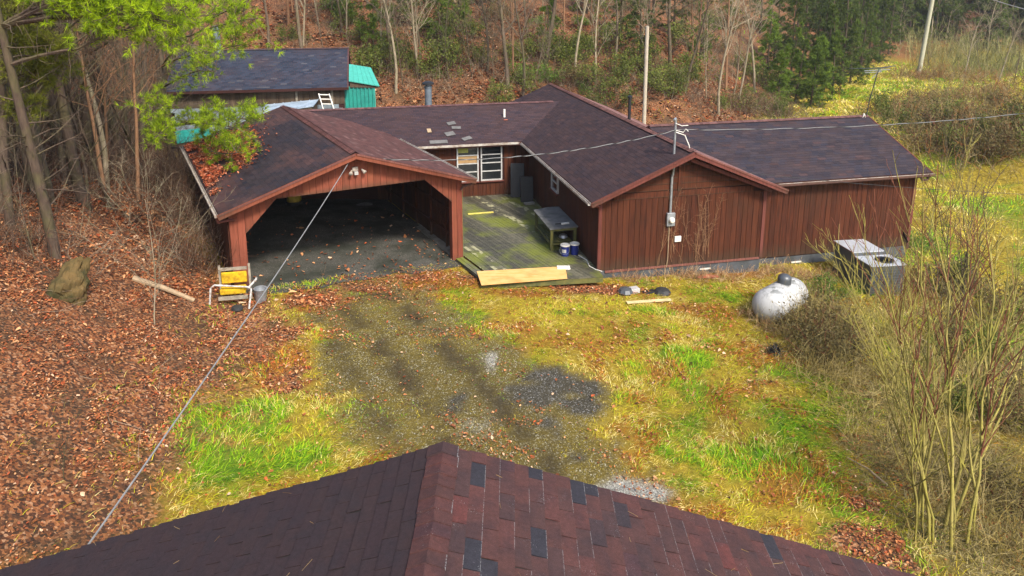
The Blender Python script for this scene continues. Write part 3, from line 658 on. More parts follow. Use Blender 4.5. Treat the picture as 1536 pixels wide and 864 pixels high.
# ================================================================== carport
TC = R(29.0); CO = (-8.58, 20.34)
carport = empty('carport', (CO[0], CO[1], 0), TC, 'open red board carport with arched front and leaf strewn shingle roof', 'carport')
def CW(a, b, z=0): return Vector((CO[0] + a * math.cos(TC) - b * math.sin(TC), CO[1] + a * math.sin(TC) + b * math.cos(TC), z))
CZ, CR, CWD, CL = 2.9, 4.27, 4.165, 10.5
def gL(s, t):
    t = np.zeros_like(s) + t; m_ = sst(.38, .56, fbm(s * 5 + 3, t * 4, 123, 4) * .75 + .38 * np.maximum(sst(.45, 1, s) * sst(.45, .95, t), sst(.25, 0, t) * .7) + .12 * sst(.8, 1, t))
    return 1 + m_[:, None] * np.array([1.35, .6, .25])
slope(carport, (0, 0, CZ), (0, 1, 0), CL, CWD, CR - CZ, (1, 0, 0), navy, 21, gain=gL)
slope(carport, (2 * CWD, 0, CZ), (0, 1, 0), CL, CWD, CR - CZ, (-1, 0, 0), pink, 22)
ridge_caps(carport, (CWD, 0, CR + .03), (CWD, CL, CR + .03), c=(.12, .052, .046), seed=8)
MB().bar((-.04, -.045, CZ - .09), (CWD, -.045, CR - .085), .045, .17).build('rake_board', M['redlight'], carport)
MB().bar((CWD, -.046, CR - .085), (2 * CWD + .04, -.046, CZ - .09), .045, .17).build('rake_board', M['redlight'], carport)
MB().bar((-.02, -.078, CZ - .03), (CWD - .03, -.078, CR - .03), .025, .05).build('drip_edge', M['trimpink'], carport)
MB().bar((CWD + .03, -.078, CR - .03), (2 * CWD + .02, -.078, CZ - .03), .025, .05).build('drip_edge', M['trimpink'], carport)
gutter((-.08, -.02, CZ - .05), (-.08, CL, CZ - .05), 'gutter', parent=carport); gutter((2 * CWD + .08, .1, CZ - .05), (2 * CWD + .08, 7.6, CZ - .05), 'gutter', parent=carport)
MB().tube([(-.06, .1, 2.78), (-.02, .15, 2.62), (.25, .32, 2.58), (.46, .36, 2.56)], .042, 8).build('downspout', M['trim'], carport)
MB().tube([(8.38, .12, 2.8), (8.3, .2, 2.66), (8.05, .34, 2.56), (7.98, .38, 2.45)], .04, 8).build('downspout', M['gutterbrown'], carport)
# front: boards with the arch cut
def soff(a): return 2.9 + (CR - CZ) / CWD * (a if a < CWD else 2 * CWD - a) - .13
def arch(a):
    if a < .76 or a > 7.62: return None
    if a < 1.72: return 2.06 + (a - .76) / (.96) * .97
    if a < 6.65: return 3.03 - .01 * (a - 1.72)
    return 2.97 - (a - 6.65) / .97 * .9
a = .3
while a < 8.0:
    w_ = .215 + random.uniform(-.02, .02); e = min(a + w_, 8.03)
    for brk in (.76, 1.72, 6.65, 7.62):
        if a < brk - .02 < e + .05 and abs(brk - a) > .03: e = brk if abs(e - brk) < .14 else e
    aa, ee = a + .005, e - .005
    if ee - aa > .03:
        zb = [(-.45 if arch(t) is None else arch(t)) for t in (aa + .001, ee - .001)]
        if aa < .76: zb = [.25, .25]
        zt = [soff(aa), soff(ee)]; j = random.uniform(0, .004); m = MB()
        pts = [(aa, zb[0]), (ee, zb[1]), (ee, zt[1])] + ([(CWD, soff(CWD))] if aa < CWD < ee else []) + [(aa, zt[0])]
        m.prism(pts, lambda x, z: (x, .40 - j, z), lambda x, z: (x, .43 - j, z)); m.build('board', M['redlight'], carport)
    a = e
# posts, side walls
MB().box((.50, .44, -.05), (.75, .62, 2.6)).build('post', M['redlight'], carport)
MB().box((7.66, .44, -.4), (7.86, .62, 2.7)).build('post', M['redlight'], carport)
MB().box((7.62, .385, -.4), (7.66, .62, 2.05)).build('trim_board', M['redlight'], carport)
MB().box((8.0, .41, -.45), (8.05, .55, 2.6)).build('corner_board', M['greenwood'], carport)
board_wall(carport, (.28, 10.2), (.28, .45), lambda s: .1, lambda s: 2.75, .28, .03, 'red')
board_wall(carport, (7.98, .45), (7.98, 10.2), lambda s: .02, lambda s: 2.8, .28, .03, 'red')
for b in (1.5, 3.0, 4.5, 6.0, 7.6):
    board(carport, 'stud', 7.90, b, 0.0, 2.75, .09, .05, 'red'); board(carport, 'stud', .37, b, .1, 2.7, .09, .05, 'red')
for z in (.55, 1.45): MB().box((7.86, .65, z), (7.955, 10.1, z + .09)).build('rail', M['red'], carport)
for b in (1.9, 2.5): MB().bar((7.92, b - .9, .62), (7.92, b, 1.45), .04, .09).build('brace', M['red'], carport)
MB().box((.3, 10.2, .5), (8.0, 10.26, 2.9)).build('wall', M['redback'], carport)
m = MB(); m.prism([(.3, 2.91), (8.0, 2.91), (CWD, 4.1)], lambda x, z: (x, 10.21, z), lambda x, z: (x, 10.27, z)); m.build('wall', M['redback'], carport)
MB().box((.3, 10.0, -.6), (8.0, 10.19, .48)).build('back_curb', M['concrete'], carport)
MB().box((7.72, .42, -.8), (8.02, 10.0, .0)).build('side_curb', M['concrete'], carport)
MB().box((.2, .55, -.6), (.48, 10.0, .22)).build('side_curb', M['concrete'], carport)
for b in (2.5, 5.0, 7.5):
    MB().box((.35, b, 2.72), (7.95, b + .06, 2.88)).build('tie_beam', M['red'], carport)
# floodlights in the gable
fl = MB().box((4.14, .32, 3.62), (4.32, .395, 3.74)).build('floodlight', M['gutter'], carport)
for dx, sgn in ((-.16, -1), (.22, 1)):
    mt_ = Matrix.Translation((4.24 + dx, .27, 3.62)) @ Matrix.Rotation(R(125), 4, 'X') @ Matrix.Rotation(R(25 * sgn), 4, 'Y')
    MB().lathe([(.03, -.08), (.045, .0), (.085, .13), (.07, .14)], 12, mat=mt_ @ Matrix.Scale(.8, 4)).build('lamp', M['gutter'], fl, True)
MB().box((4.18, .25, 3.50), (4.30, .38, 3.60)).build('sensor', M['frame'], fl)
# gravel floor
fm = MB(); n = 30
k = NT('carport_gravel'); v1 = k.n('TexVoronoi'); v1.inputs['Scale'].default_value = 85; k.l(k.pos(), v1.inputs['Vector'])
s1 = k.n('SeparateXYZ'); k.l(v1.outputs['Color'], s1.inputs[0]); nb = k.noise(.7, 5, k.pos(), .65)
col = k.ramp(s1.outputs[0], [(0, (.035, .034, .029)), (.6, (.058, .056, .047)), (.94, (.09, .086, .075)), (1, (.26, .24, .2))])
col = k.mix(k.ramp(nb, [(.42, 0.), (.62, .85)]), col, (.022, .025, .018))  # darker green-grey patches by noise
k.bump(s1.outputs[1], .2, .01); M['cgravel'] = k.fin(col, .9, .2)
fm_n = 28
aa_, bb_ = np.meshgrid(np.linspace(.3, 7.9, fm_n), np.linspace(-.25, 10.1, 40))
bb_[0] = -.35 + .5 * fbm(aa_[0] * 1.3, aa_[0] * 0, 5)
fx_ = CO[0] + aa_ * math.cos(TC) - bb_ * math.sin(TC); fy_ = CO[1] + aa_ * math.sin(TC) + bb_ * math.cos(TC)
fz_ = np.where(bb_ > .3, np.maximum(height(fx_, fy_) + .02, -.02 - .045 * (fx_ + 5) - .1), height(fx_, fy_) + .012)
fz_ = height(fx_, fy_) + .025
i_ = np.arange(fm_n * 40).reshape(40, fm_n)
tag(link('carport_floor', npmesh('carport_floor', np.stack([fx_.ravel(), fy_.ravel(), fz_.ravel()], 1), [np.stack([i_[:-1, :-1].ravel(), i_[:-1, 1:].ravel(), i_[1:, 1:].ravel(), i_[1:, :-1].ravel()], 1)], M['cgravel'], None, True)), 'dark gravel floor inside the carport', kind='structure')
def p_floor(a, b): q = CW(a, b); return Vector((q.x, q.y, h1(q.x, q.y) + .03))
# drum and cabinet in the carport
q = p_floor(3.95, 8.6)
dr = empty('drum', q, 0, 'yellow steel drum standing at the dark back of the carport', 'drum')
m = MB(); m.lathe([(.30, 0), (.30, .30), (.315, .31), (.315, .33), (.30, .34), (.30, .62), (.315, .63), (.315, .65), (.30, .66), (.30, .95), (.31, .96), (.31, .98), (.27, .975), (.27, .96)], 20); m.build('drum_body', M['drum'], dr, True)
MB().lathe([(.34, 0), (.34, .14), (.306, .15)], 20).build('drum_base', M['black'], dr, True)
q = p_floor(7.2, 9.2)
cb = empty('cabinet', q, TC, 'white metal cabinet in the far right corner of the carport', 'cabinet')
MB().box((-.3, -.3, 0), (.3, .3, 1.1)).build('cabinet_body', M['frame'], cb, bevel=.01)
d = MB().box((-.28, -.325, .03), (.28, -.303, 1.07)).build('cabinet_door', M['white'], cb, bevel=.006); MB().box((.2, -.35, .5), (.23, -.326, .7)).build('handle', M['black'], d)
q = p_floor(6.7, 7.6); bx_ = empty('paper_scrap', q, .5, 'crumpled pale sheet on the carport floor near the back right corner', 'sheet')
MB().add([(-.35, -.2, .01), (.3, -.25, .02), (.4, .15, .0), (.05, .05, .10), (-.3, .2, .02)], [(0, 1, 3), (1, 2, 3), (2, 4, 3), (4, 0, 3)])
m = MB(); m.add([(-.35, -.2, .01), (.3, -.25, .02), (.4, .15, .0), (.05, .05, .10), (-.3, .2, .02)], [(0, 1, 3), (1, 2, 3), (2, 4, 3), (4, 0, 3)]); m.build('sheet', M['greyply'], bx_)

# ================================================================== deck
DZ = -.05
deck = empty('deck', (CO[0], CO[1], DZ), TC, 'mossy plank deck between the carport and the red house', 'deck')
def cl(p): 
    x, y = p[0] - CO[0], p[1] - CO[1]; return (x * math.cos(TC) + y * math.sin(TC), -x * math.sin(TC) + y * math.cos(TC))
def clip(poly, n, c):
    out = []
    for i in range(len(poly)):
        p, q = poly[i], poly[(i + 1) % len(poly)]; dp = p[0] * n[0] + p[1] * n[1] - c; dq = q[0] * n[0] + q[1] * n[1] - c
        if dp <= 0: out.append(p)
        if dp * dq < 0: t = dp / (dp - dq); out.append((p[0] + (q[0] - p[0]) * t, p[1] + (q[1] - p[1]) * t))
    return out
FLp, FRp = (-1.02, 22.18), (3.06, 22.78)
big_poly = [cl(FLp), cl(FRp), cl(HW(.425, .1)), cl(HW(.425, 10.07)), cl(HW(-5.2, 10.07)), (7.72, 9.4), (7.72, -1.9)]
a = 7.72
while a < 16:
    w_ = .142; P_ = clip(clip(big_poly, (-1, 0), -(a + .004)), (1, 0), a + w_ - .004)
    if a + w_ < 8.10: P_ = clip(P_, (0, 1), .36)
    elif a < 8.10: P_ = clip(P_, (-1, 0), -8.10)
    if len(P_) >= 3:
        dz = random.uniform(-.004, .004); m = MB(); m.prism(P_, lambda x, y: (x, y, -.035 + dz), lambda x, y: (x, y, dz)); m.build('plank', M['deck'], deck)
    a += w_
f0, f1 = cl(FLp), cl(FRp)
MB().bar((f0[0], f0[1] + .03, -.13), (f1[0], f1[1] + .03, -.13), .04, .17).build('rim_joist', M['greenwood'], deck)
MB().bar((7.70, -1.85, -.13), (7.70, .35, -.13), .04, .17).build('rim_joist', M['black'], deck)

# plywood sheet at the deck edge
c4 = [gy(715, 400, 23.15), gy(848, 392, 23.6), gy(851, 411, 22.55), gy(722, 421, 22.0)]
m = MB(); m.prism([(p.x, p.y) for p in reversed(c4)], lambda x, y: (x, y, 0), lambda x, y: (x, y, .018))
o = m.build('plywood_sheet', M['ply']); o.location = (0, 0, DZ + .012)
tag(o, 'orange tan plywood sheet lying across the front edge of the deck', 'plywood')
p0, p1 = gy(704, 321, 0), 0
def onz(u, v, z): r = ray(u, v); t = (z - CAM_H) / r[2]; return Vector((r[0] * t, r[1] * t, z))
o = MB().bar(onz(702, 321, DZ + .02), onz(740, 318, DZ + .02), .09, .03).build('lath', M['yellowstick']); tag(o, 'yellow lath lying on the mossy deck below the window', 'lath')

# ================================================================== workbench on the deck
def hl(p):
    x, y = p[0] - HO[0], p[1] - HO[1]; return (x * math.cos(tA) + y * math.sin(tA), -x * math.sin(tA) + y * math.cos(tA))
BT = .80
f_l = hl(onz(825, 344, BT)); b_l = hl(onz(804, 314.5, BT)); f_r = (.40, f_l[1] + .12); b_r = (.40, b_l[1] + .5)
wb = empty('workbench', HW(f_l[0], f_l[1], DZ), tA, 'weathered grey topped workbench against the house wall on the deck', 'workbench')
ox, oy = f_l; wW, wL = f_r[0] - ox, b_l[1] - oy
H_ = BT - DZ
m = MB(); m.prism([(0, 0), (wW, .10), (wW, wL * 1.08), (wW * .62, wL * 1.1), (0, wL)], lambda x, y: (x, y, H_ - .04), lambda x, y: (x, y, H_)); m.build('tabletop', M['greyply'], wb)
for (x, y) in ((.09, .10), (wW - .10, .18), (.09, wL - .12), (wW - .10, wL - .05)):
    MB().box((x - .05, y - .05, 0), (x + .05, y + .05, H_ - .045)).build('leg', M['greenwood'], wb)
for z in (H_ - .12, .20):
    MB().box((.145, .07, z), (wW - .155, .11, z + .07)).build('apron', M['greenwood'], wb)
    MB().box((.05, .155, z), (.09, wL - .175, z + .07)).build('apron', M['greenwood'], wb)
for i in range(5):
    x0 = .15 + i * (wW - .35) / 5; MB().box((x0, .16, .275), (x0 + (wW - .35) / 5 - .02, wL - .2, .30)).build('shelf_board', M['greenwood'], wb)
q = HW(ox + wW * .62, oy + .45, BT + .002)
cg = empty('hand_tool', q, tA + .1, 'white and black tool lying on the workbench top', 'tool')
MB().box((-.13, -.05, 0), (.18, .05, .05)).build('tool_body', M['white'], cg, bevel=.01); MB().bar((-.35, .03, .03), (-.13, .02, .03), .03, .03).build('handle', M['black'], cg)
q = HW(ox + wW * .6, oy + .5, DZ + .302); o = MB().lathe([(.10, 0), (.17, .03), (.14, .12), (.05, .16)], 14).build('pan', M['galv'], None, True); o.location = q; tag(o, 'grey round pan on the lower shelf of the workbench', 'pan')
def bucket(u, v, lab):
    p = onz(u, v, DZ); b = empty('bucket', p, random.uniform(0, 6), lab, 'bucket', 'blue buckets beside the workbench')
    MB().lathe([(.135, 0.004), (.165, .38)], 22).build('bucket_body', M['blue'], b, True)
    m = MB(); m.lathe([(.178, .375), (.178, .41), (.165, .418), (.16, .405), (.02, .405)], 22); m.build('lid', M['white'], b, True)
    m = MB(); m.tube([(-.168, 0, .33), (-.175, -.1, .2), (-.12, -.17, .12), (0, -.19, .1), (.12, -.17, .12), (.175, -.1, .2), (.168, 0, .33)], .005, 5); m.build('bail', M['galv'], b)
    mm = MB()
    for i in range(7):
        t0 = -2.2 + i * .16; t1 = t0 + .165
        def cp(t, z): r_ = .135 + (.03 / .376) * z + .003; return (r_ * math.cos(t), r_ * math.sin(t), z)
        mm.add([cp(t0, .14), cp(t1, .14), cp(t1, .27), cp(t0, .27)], [(0, 1, 2, 3)])
    mm.build('label_patch', M['frame'], b); return b
bucket(847.5, 383, 'left blue plastic bucket with white lid by the bench leg'); bucket(861.5, 381, 'right blue plastic bucket with white lid by the house wall')
hp = [onz(868, 383, DZ + .02), onz(880, 390, DZ + .02), onz(884, 399, DZ + .02), onz(893, 404, DZ + .02), onz(903, 407, DZ + .02)]
o = MB().tube(hp, .016, 6).build('hose', M['white']); tag(o, 'pale thin hose curving from the buckets to the house corner', 'hose')
q = HW(.0, .55, DZ + .01); o = MB().box((-.35, -.14, 0), (.1, .14, .05)).build('white_scraps', M['white'], bevel=.015); o.location = (q.x - .6, q.y + .1, DZ + .005); tag(o, 'crumpled white rag on the deck edge beside the plywood', 'rag')
# leaning black panels
def panel(a, b, w_, h_, th, lean, rz, lab):
    p = HW(a, b, DZ + .005); o = empty('panel', p, tA + rz, lab, 'panel', 'black panels in the deck corner')
    mt_ = Matrix.Rotation(R(-lean), 4, 'X')
    MB().box((-w_ / 2, 0, 0), (w_ / 2, th, h_), mat=mt_).build('sheet', M['black'], o, bevel=.01)
    MB().box((-w_ / 2 + .06, -.012, .08), (w_ / 2 - .06, -.002, h_ - .08), mat=mt_).build('face', M['rubber'], o)
panel(-.25, 9.45, .62, 1.55, .05, 14, R(-12), 'taller black panel leaning in the inner corner of the deck')
panel(.0, 8.6, .56, 1.15, .20, 9, R(-6), 'shorter thick black panel standing in front of the taller one')
q = HW(-.02, 8.25, DZ + .005); o = MB().box((-.22, -.1, 0), (.24, .1, .10)).build('paver', M['concrete'], bevel=.01); o.location = q; o.rotation_euler = (0, 0, tA + .2); tag(o, 'pale block on the deck at the foot of the black panels', 'block')

# ================================================================== old garden chair by the carport post
p = at(352, 458)
chair = empty('garden_chair', p, R(12), 'old garden chair with mouldy yellow cushions and flaking white frame beside the carport post', 'chair')
m = MB(); m.box((-.36, .28, .58), (.36, .36, .92)); m.build('back_cushion', M['yellow'], chair, bevel=.03)
MB().box((-.38, -.02, .34), (.34, .30, .52)).build('seat_cushion', M['yellow'], chair, bevel=.04)
MB().box((-.38, .37, .95), (.36, .43, 1.03)).build('back_rail', M['greywood'], chair)
for x in (-.44, .40): MB().box((x, .36, .0), (x + .06, .42, 1.12)).build('post', M['greywood'], chair)
MB().box((-.42, -.06, .20), (.40, .0, .30)).build('seat_rail', M['greywood'], chair)
MB().tube([(-.68, -.10, .0), (-.60, -.08, .62), (-.50, -.06, .70), (.42, -.10, .58), (.52, -.12, .52), (.44, -.30, -.02)], .026, 7).build('frame', M['flake'], chair, True)
MB().tube([(.40, -.05, .5), (.62, .25, .66), (.60, .45, .62)], .03, 7).build('arm', M['flake'], chair, True)
q = p + Vector((.62, .45, 0)); o = MB().lathe([(.16, 0), (.19, .42), (.2, .44), (.16, .43), (.15, .3)], 16).build('pail', M['galv'], None, True); o.location = (q.x, q.y, h1(q.x, q.y)); o.rotation_euler = (.06, .05, 0); tag(o, 'dented pale grey pail behind the yellow garden chair', 'pail')
q = at(356, 466); o = MB().lathe([(.12, 0), (.17, .05), (.15, .13), (.04, .16)], 12).build('bowl', M['rubber'], None, True); o.location = q; tag(o, 'small dark upturned bowl on the leaves below the yellow chair', 'bowl')

# ================================================================== propane tank
e0 = at(1147, 494); td = Vector((.74, .67, 0)).normalized(); tr = .545; tl = 2.3
tank = empty('propane_tank', e0 + td * (tl / 2) + Vector((-.06, .22, -.14)), math.atan2(td.y, td.x), 'large white mildewed propane tank half hidden by brush', 'tank')
prof = [(.01, -tl / 2)] + [(tr * math.sin(t), -tl / 2 + .5 * (1 - math.cos(t))) for t in np.linspace(.15, math.pi / 2, 8)] + [(tr * math.sin(t), tl / 2 - .5 * (1 - math.cos(t))) for t in np.linspace(math.pi / 2, .15, 8)] + [(.01, tl / 2)]
cz = tr + .10
MB().lathe(prof, 32, mat=Matrix.Translation((0, 0, cz)) @ Matrix.Rotation(R(90), 4, 'Y')).build('shell', M['tank'], tank, True)
m = MB(); m.lathe([(.21, cz + tr - .05), (.21, cz + tr + .12), (.19, cz + tr + .19), (.12, cz + tr + .25), (.02, cz + tr + .27)], 18, mat=Matrix.Translation((.15, 0, 0))); m.build('dome_lid', M['hvac'], tank, True)
for x in (-.85, .85):
    MB().box((x - .07, -.3, -.25), (x + .07, .3, .22)).build('foot', M['concrete'], tank)

# ================================================================== package air conditioner
p = at(1330, 446); p.y += .1
ac = empty('air_conditioner', (p.x, p.y, p.z - .06), R(8), 'grey two box package air conditioner standing beside the right end wall', 'air conditioner')
MB().box((-.62, 0, .06), (.62, .92, 1.12)).build('front_cabinet', M['hvac'], ac, bevel=.012)
MB().box((-.66, -.03, 1.122), (.66, .94, 1.15)).build('top_panel', M['hvac_lit_top'], ac)
MB().box((-.70, .935, .06), (.42, 2.1, 1.26)).build('rear_cabinet', M['hvac'], ac, bevel=.012)
MB().box((-.73, .95, 1.262), (.45, 2.14, 1.30)).build('top_panel', M['hvac_lit_top'], ac)
m = MB(); m.lathe([(.30, 1.152), (.30, 1.19), (.26, 1.195), (.255, 1.155)], 20, mat=Matrix.Translation((.12, .42, 0)))
for r_ in (.06, .12, .18, .23): m.lathe([(r_, 1.185), (r_ + .012, 1.19), (r_ + .012, 1.180), (r_, 1.178)], 18, mat=Matrix.Translation((.12, .42, 0)))
for k_ in range(4): m.bar((.12 + .25 * math.cos(k_ * math.pi / 4), .42 + .25 * math.sin(k_ * math.pi / 4), 1.186), (.12 - .25 * math.cos(k_ * math.pi / 4), .42 - .25 * math.sin(k_ * math.pi / 4), 1.186), .012, .008)
m.build('fan_guard', M['black'], ac)
for i in range(9): MB().box((-.625 + .06, -.012, .18 + i * .095), (.5, -.002, .22 + i * .095)).build('louvre', M['hvac'], ac)
MB().box((-.72, -.05, -.3), (.72, 2.15, .055)).build('pad', M['concrete'], ac)
# satellite dish
p = gy(1352, 352, 27.2); g = h1(p.x, p.y)
ds = empty('satellite_dish', (p.x, p.y, g), 0, 'dark satellite dish on a pale post past the right end of the house', 'satellite dish')
MB().tube([(-.12, 0, 0), (-.12, 0, p.z - g + .12)], .03, 8).build('post', M['white'], ds, True)
mt_ = Matrix.Translation((0, 0, p.z - g)) @ Matrix.Rotation(R(62), 4, 'Y') @ Matrix.Rotation(R(20), 4, 'X')
MB().lathe([(.02, .0), (.16, .02), (.30, .075), (.38, .13), (.37, .135), (.29, .085), (.15, .03), (.01, .01)], 22, mat=mt_).build('dish', M['black'], ds, True)
MB().tube([mt_ @ Vector((-.3, 0, .1)), mt_ @ Vector((-.1, 0, .42))], .014, 6).build('feed_arm', M['rubber'], ds)

# ================================================================== small litter in the yard
def lay(name, u, v, build, mat, lab, cat, rz=0, dz=.0, bevel=0, smooth=False):
    p = at(u, v); m = MB(); build(m); o = m.build(name, M[mat], None, smooth, bevel); o.location = p + Vector((0, 0, dz)); o.rotation_euler = (0, 0, R(rz)); return tag(o, lab, cat)
pl0, pl1 = at(940, 458), at(1006, 453)
o = MB().bar(pl0 + Vector((0, 0, .07)), pl1 + Vector((0, 0, .07)), .13, .035).build('plank', M['plank']); tag(o, 'pale yellow board lying on the grass in front of the house', 'board')
lay('bag', 938, 441, lambda m: m.lathe([(.22, 0), (.26, .06), (.2, .17), (.06, .22)], 9), 'hvac', 'dark grey crumpled bag in the leaves below the meter wall', 'bag', 20)
lay('carton', 949, 439, lambda m: m.box((-.16, -.13, 0), (.2, .13, .16)), 'frame', 'pale grey box beside the crumpled bag in the leaves', 'box', 20, bevel=.01)
lay('black_tray', 974, 440, lambda m: m.box((-.25, -.12, 0), (.22, .12, .07)), 'black', 'flat black tray in dry grass right of the grey box', 'tray', 25, bevel=.02)
lay('black_bag', 993, 441, lambda m: m.lathe([(.26, 0), (.3, .05), (.22, .16), (.05, .2)], 8), 'rubber', 'low dark bag in the dry grass behind the pale board', 'bag')
lay('cloth', 1062, 419, lambda m: (m.add([(-.4, -.1, .04), (.1, -.14, .08), (.4, -.05, .05), (.35, .12, .06), (-.1, .06, .12), (-.4, .1, .05)], [(0, 1, 4), (0, 4, 5), (1, 2, 4), (2, 3, 4)])), 'redrag', 'faded red cloth in the dry grass by the foundation', 'cloth')
lg0, lg1 = at(200, 421), at(292, 455)
o = MB().tube([lg0 + Vector((0, 0, .06)), (lg0 + lg1) / 2 + Vector((0, 0, .10)), lg1 + Vector((0, 0, .05))], [.085, .075, .06], 9).build('fallen_log', M['straw'], None, True); tag(o, 'pale fallen log lying on the leaf covered slope', 'log')
sb0, sb1 = at(1270, 690), at(1330, 735)
o = MB().tube([sb0 + Vector((0, 0, .05)), (sb0 + sb1) / 2 + Vector((.02, 0, .12)), sb1 + Vector((0, 0, .08))], [.012, .018, .022], 7).build('fallen_stick', M['straw'], None, True); tag(o, 'pale bare stick lying in the grass left of the green stemmed shrub', 'stick')
# rock on the slope
rk = MB(); rr = np.random.default_rng(3); nL, nS = 22, 30
vs = []
for i in range(nL + 1):
    th_ = math.pi * i / nL
    for j in range(nS):
        ph = 2 * math.pi * j / nS; s_ = 1 + .55 * (fbm(np.array([3 + math.cos(ph) * 1.3 + th_]), np.array([math.sin(ph) * 1.3 + th_ * 1.4]), 77, 4)[0] - .5) * 2 + .10 * (vnoise(np.array([math.cos(ph) * 5 + th_ * 5]), np.array([math.sin(ph) * 5 - th_ * 4]), 5)[0] - .5)
        vs.append((.62 * s_ * math.sin(th_) * math.cos(ph), .5 * s_ * math.sin(th_) * math.sin(ph), .8 * s_ * math.cos(th_)))
rk.add(vs, [(i * nS + j, (i + 1) * nS + j, (i + 1) * nS + (j + 1) % nS, i * nS + (j + 1) % nS) for i in range(nL) for j in range(nS)])
rk.v = [(x * .72, y * .72, z * .85) for x, y, z in rk.v]
o = rk.build('rock', M['rock'], None, False); o.location = at(98, 448) + Vector((0, .15, .12)); o.rotation_euler = (R(-28), R(24), R(10)); tag(o, 'mossy brown pointed rock jutting from the leafy bank', 'rock')

# ================================================================== barn on the slope behind
BO = gy(523, 131, 40.0); BR = gy(518, 72, 44.2)
barn = empty('barn', (BO.x, BO.y, 0), R(11), 'dark board barn with navy shingle roof on the slope behind the carport', 'barn')
bz, brise, brun = BO.z, BR.z - BO.z, 4.2
slope(barn, (-9.6, 0, bz), (1, 0, 0), 9.6, brun, brise, (0, 1, 0), [((.022, .028, .044), .5), ((.028, .033, .050), .3), ((.017, .022, .037), .15), ((.05, .05, .06), .05)], 31)
slope(barn, (-9.6, 2 * brun, bz), (1, 0, 0), 9.6, brun, brise, (0, -1, 0), navy, 32)
MB().box((-9.4, .45, .3), (-.3, 7.9, bz + .15)).build('wall', M['redback'], barn)
m = MB(); m.prism([(.45, bz + .0), (7.95, bz + .0), (4.2, bz + brise - .25)], lambda y, z: (-9.38, y, z), lambda y, z: (-.32, y, z)); m.build('wall', M['redback'], barn)
board_wall(barn, (-9.4, .42), (-.28, .42), lambda s: bz - .98, lambda s: bz + .12, .24, .026, 'barnwood')
board_wall(barn, (-.27, .42), (-.27, 7.9), lambda s: bz - 1.6, lambda s: bz + max(.1, (1 - abs(s - 3.75) / 3.75) * (brise - .3)), .24, .026, 'barnwood')
for x in (-1.0, -2.9): MB().box((x, .34, bz - .98), (x + .12, .40, bz)).build('post', M['greywood'], barn)
k_ = 0
for c in range(6):
    for i in range(22):
        x0 = -9.4 + i * .42 + (.21 if c % 2 else 0)
        if x0 + .4 > -.2: continue
        o = link('block', unit('concreteblue'), barn) if 'concreteblue' in M else None
        if o is None:
            M['concreteblue'] = mat_plain('pale_blue_block', (.20, .24, .27), .9, .2, 0, .4, 2, (.10, .12, .13)); o = link('block', unit('concreteblue'), barn)
        o.location = (x0 + .2, .36, bz - 1.19 - c * .21); o.scale = (.405, .1, .2)
MB().bar((-.04, -.03, bz - .07), (-.04, 4.2, bz + brise - .07), .04, .16, up=(0, 0, 1)).build('rake_board', M['trim'], barn)
MB().box((-9.6, -.03, bz - .14), (0, -.005, bz - .02)).build('fascia', M['redback'], barn)
ridge_caps(barn, (-9.6, 4.2, bz + brise + .03), (0, 4.2, bz + brise + .03), c=(.05, .032, .034), seed=9)
cq = gy(333, 74, 44.0)
m = MB(); m.lathe([(.17, bz + brise - .4), (.17, bz + brise + .1), (.24, bz + brise + .12), (.24, bz + brise + .22), (.20, bz + brise + .26), (.20, bz + brise + 1.15), (.27, bz + brise + 1.18), (.27, bz + brise + 1.32), (.12, bz + brise + 1.42)], 16, mat=Matrix.Translation((-7.45, 4.1, 0))); m.build('flue', M['pipe'], barn, True)
# teal lean-to at its right end
sh = empty('metal_shed', HW(0, 0, 0) * 0 + Vector((BO.x, BO.y, 0)), R(11), 'bright teal ribbed metal shed against the right end of the dark barn', 'shed')
tz = gy(535, 130, 40.6).z
MB().box((-.24, .55, .4), (1.4, 3.4, tz + .02)).build('wall', M['teal'], sh)
for i in range(8): MB().box((-.22 + i * .215, .475, .4), (-.16 + i * .215, .548, tz)).build('rib', M['teal'], sh)
for i in range(9): MB().box((1.403, .6 + i * .32, .4), (1.43, .64 + i * .32, tz)).build('rib', M['teal'], sh)
MB().box((-.30, .50, .4), (-.245, .56, tz)).build('corner_trim', M['tealroof'], sh); MB().box((1.38, .50, .4), (1.435, .514, tz)).build('corner_trim', M['tealroof'], sh)
m = MB(); m.prism([(.06, tz - .02), (1.60, tz - .08), (1.60, tz - .01), (.06, tz + .305)], lambda x, z: (x, .45, z), lambda x, z: (x, 3.6, z)); m.build('gable', M['barnwood'], sh)
m = MB(); P4 = [(.02, .35, tz + .33), (1.68, .35, tz + .0), (1.25, 2.2, tz + .82), (.02, 2.2, tz + 1.05)]
m.add([Vector(p) for p in P4] + [Vector(p) + Vector((0, 0, .05)) for p in P4], [(3, 2, 1, 0), (4, 5, 6, 7), (0, 1, 5, 4), (1, 2, 6, 5), (2, 3, 7, 6), (3, 0, 4, 7)]); m.build('roof', M['tealroof'], sh)
for i in range(1, 6):
    t = i / 6; MB().bar(Vector(P4[0]).lerp(Vector(P4[1]), t) + Vector((0, 0, .06)), Vector(P4[3]).lerp(Vector(P4[2]), t) + Vector((0, 0, .06)), .03, .03).build('rib', M['tealroof'], sh)
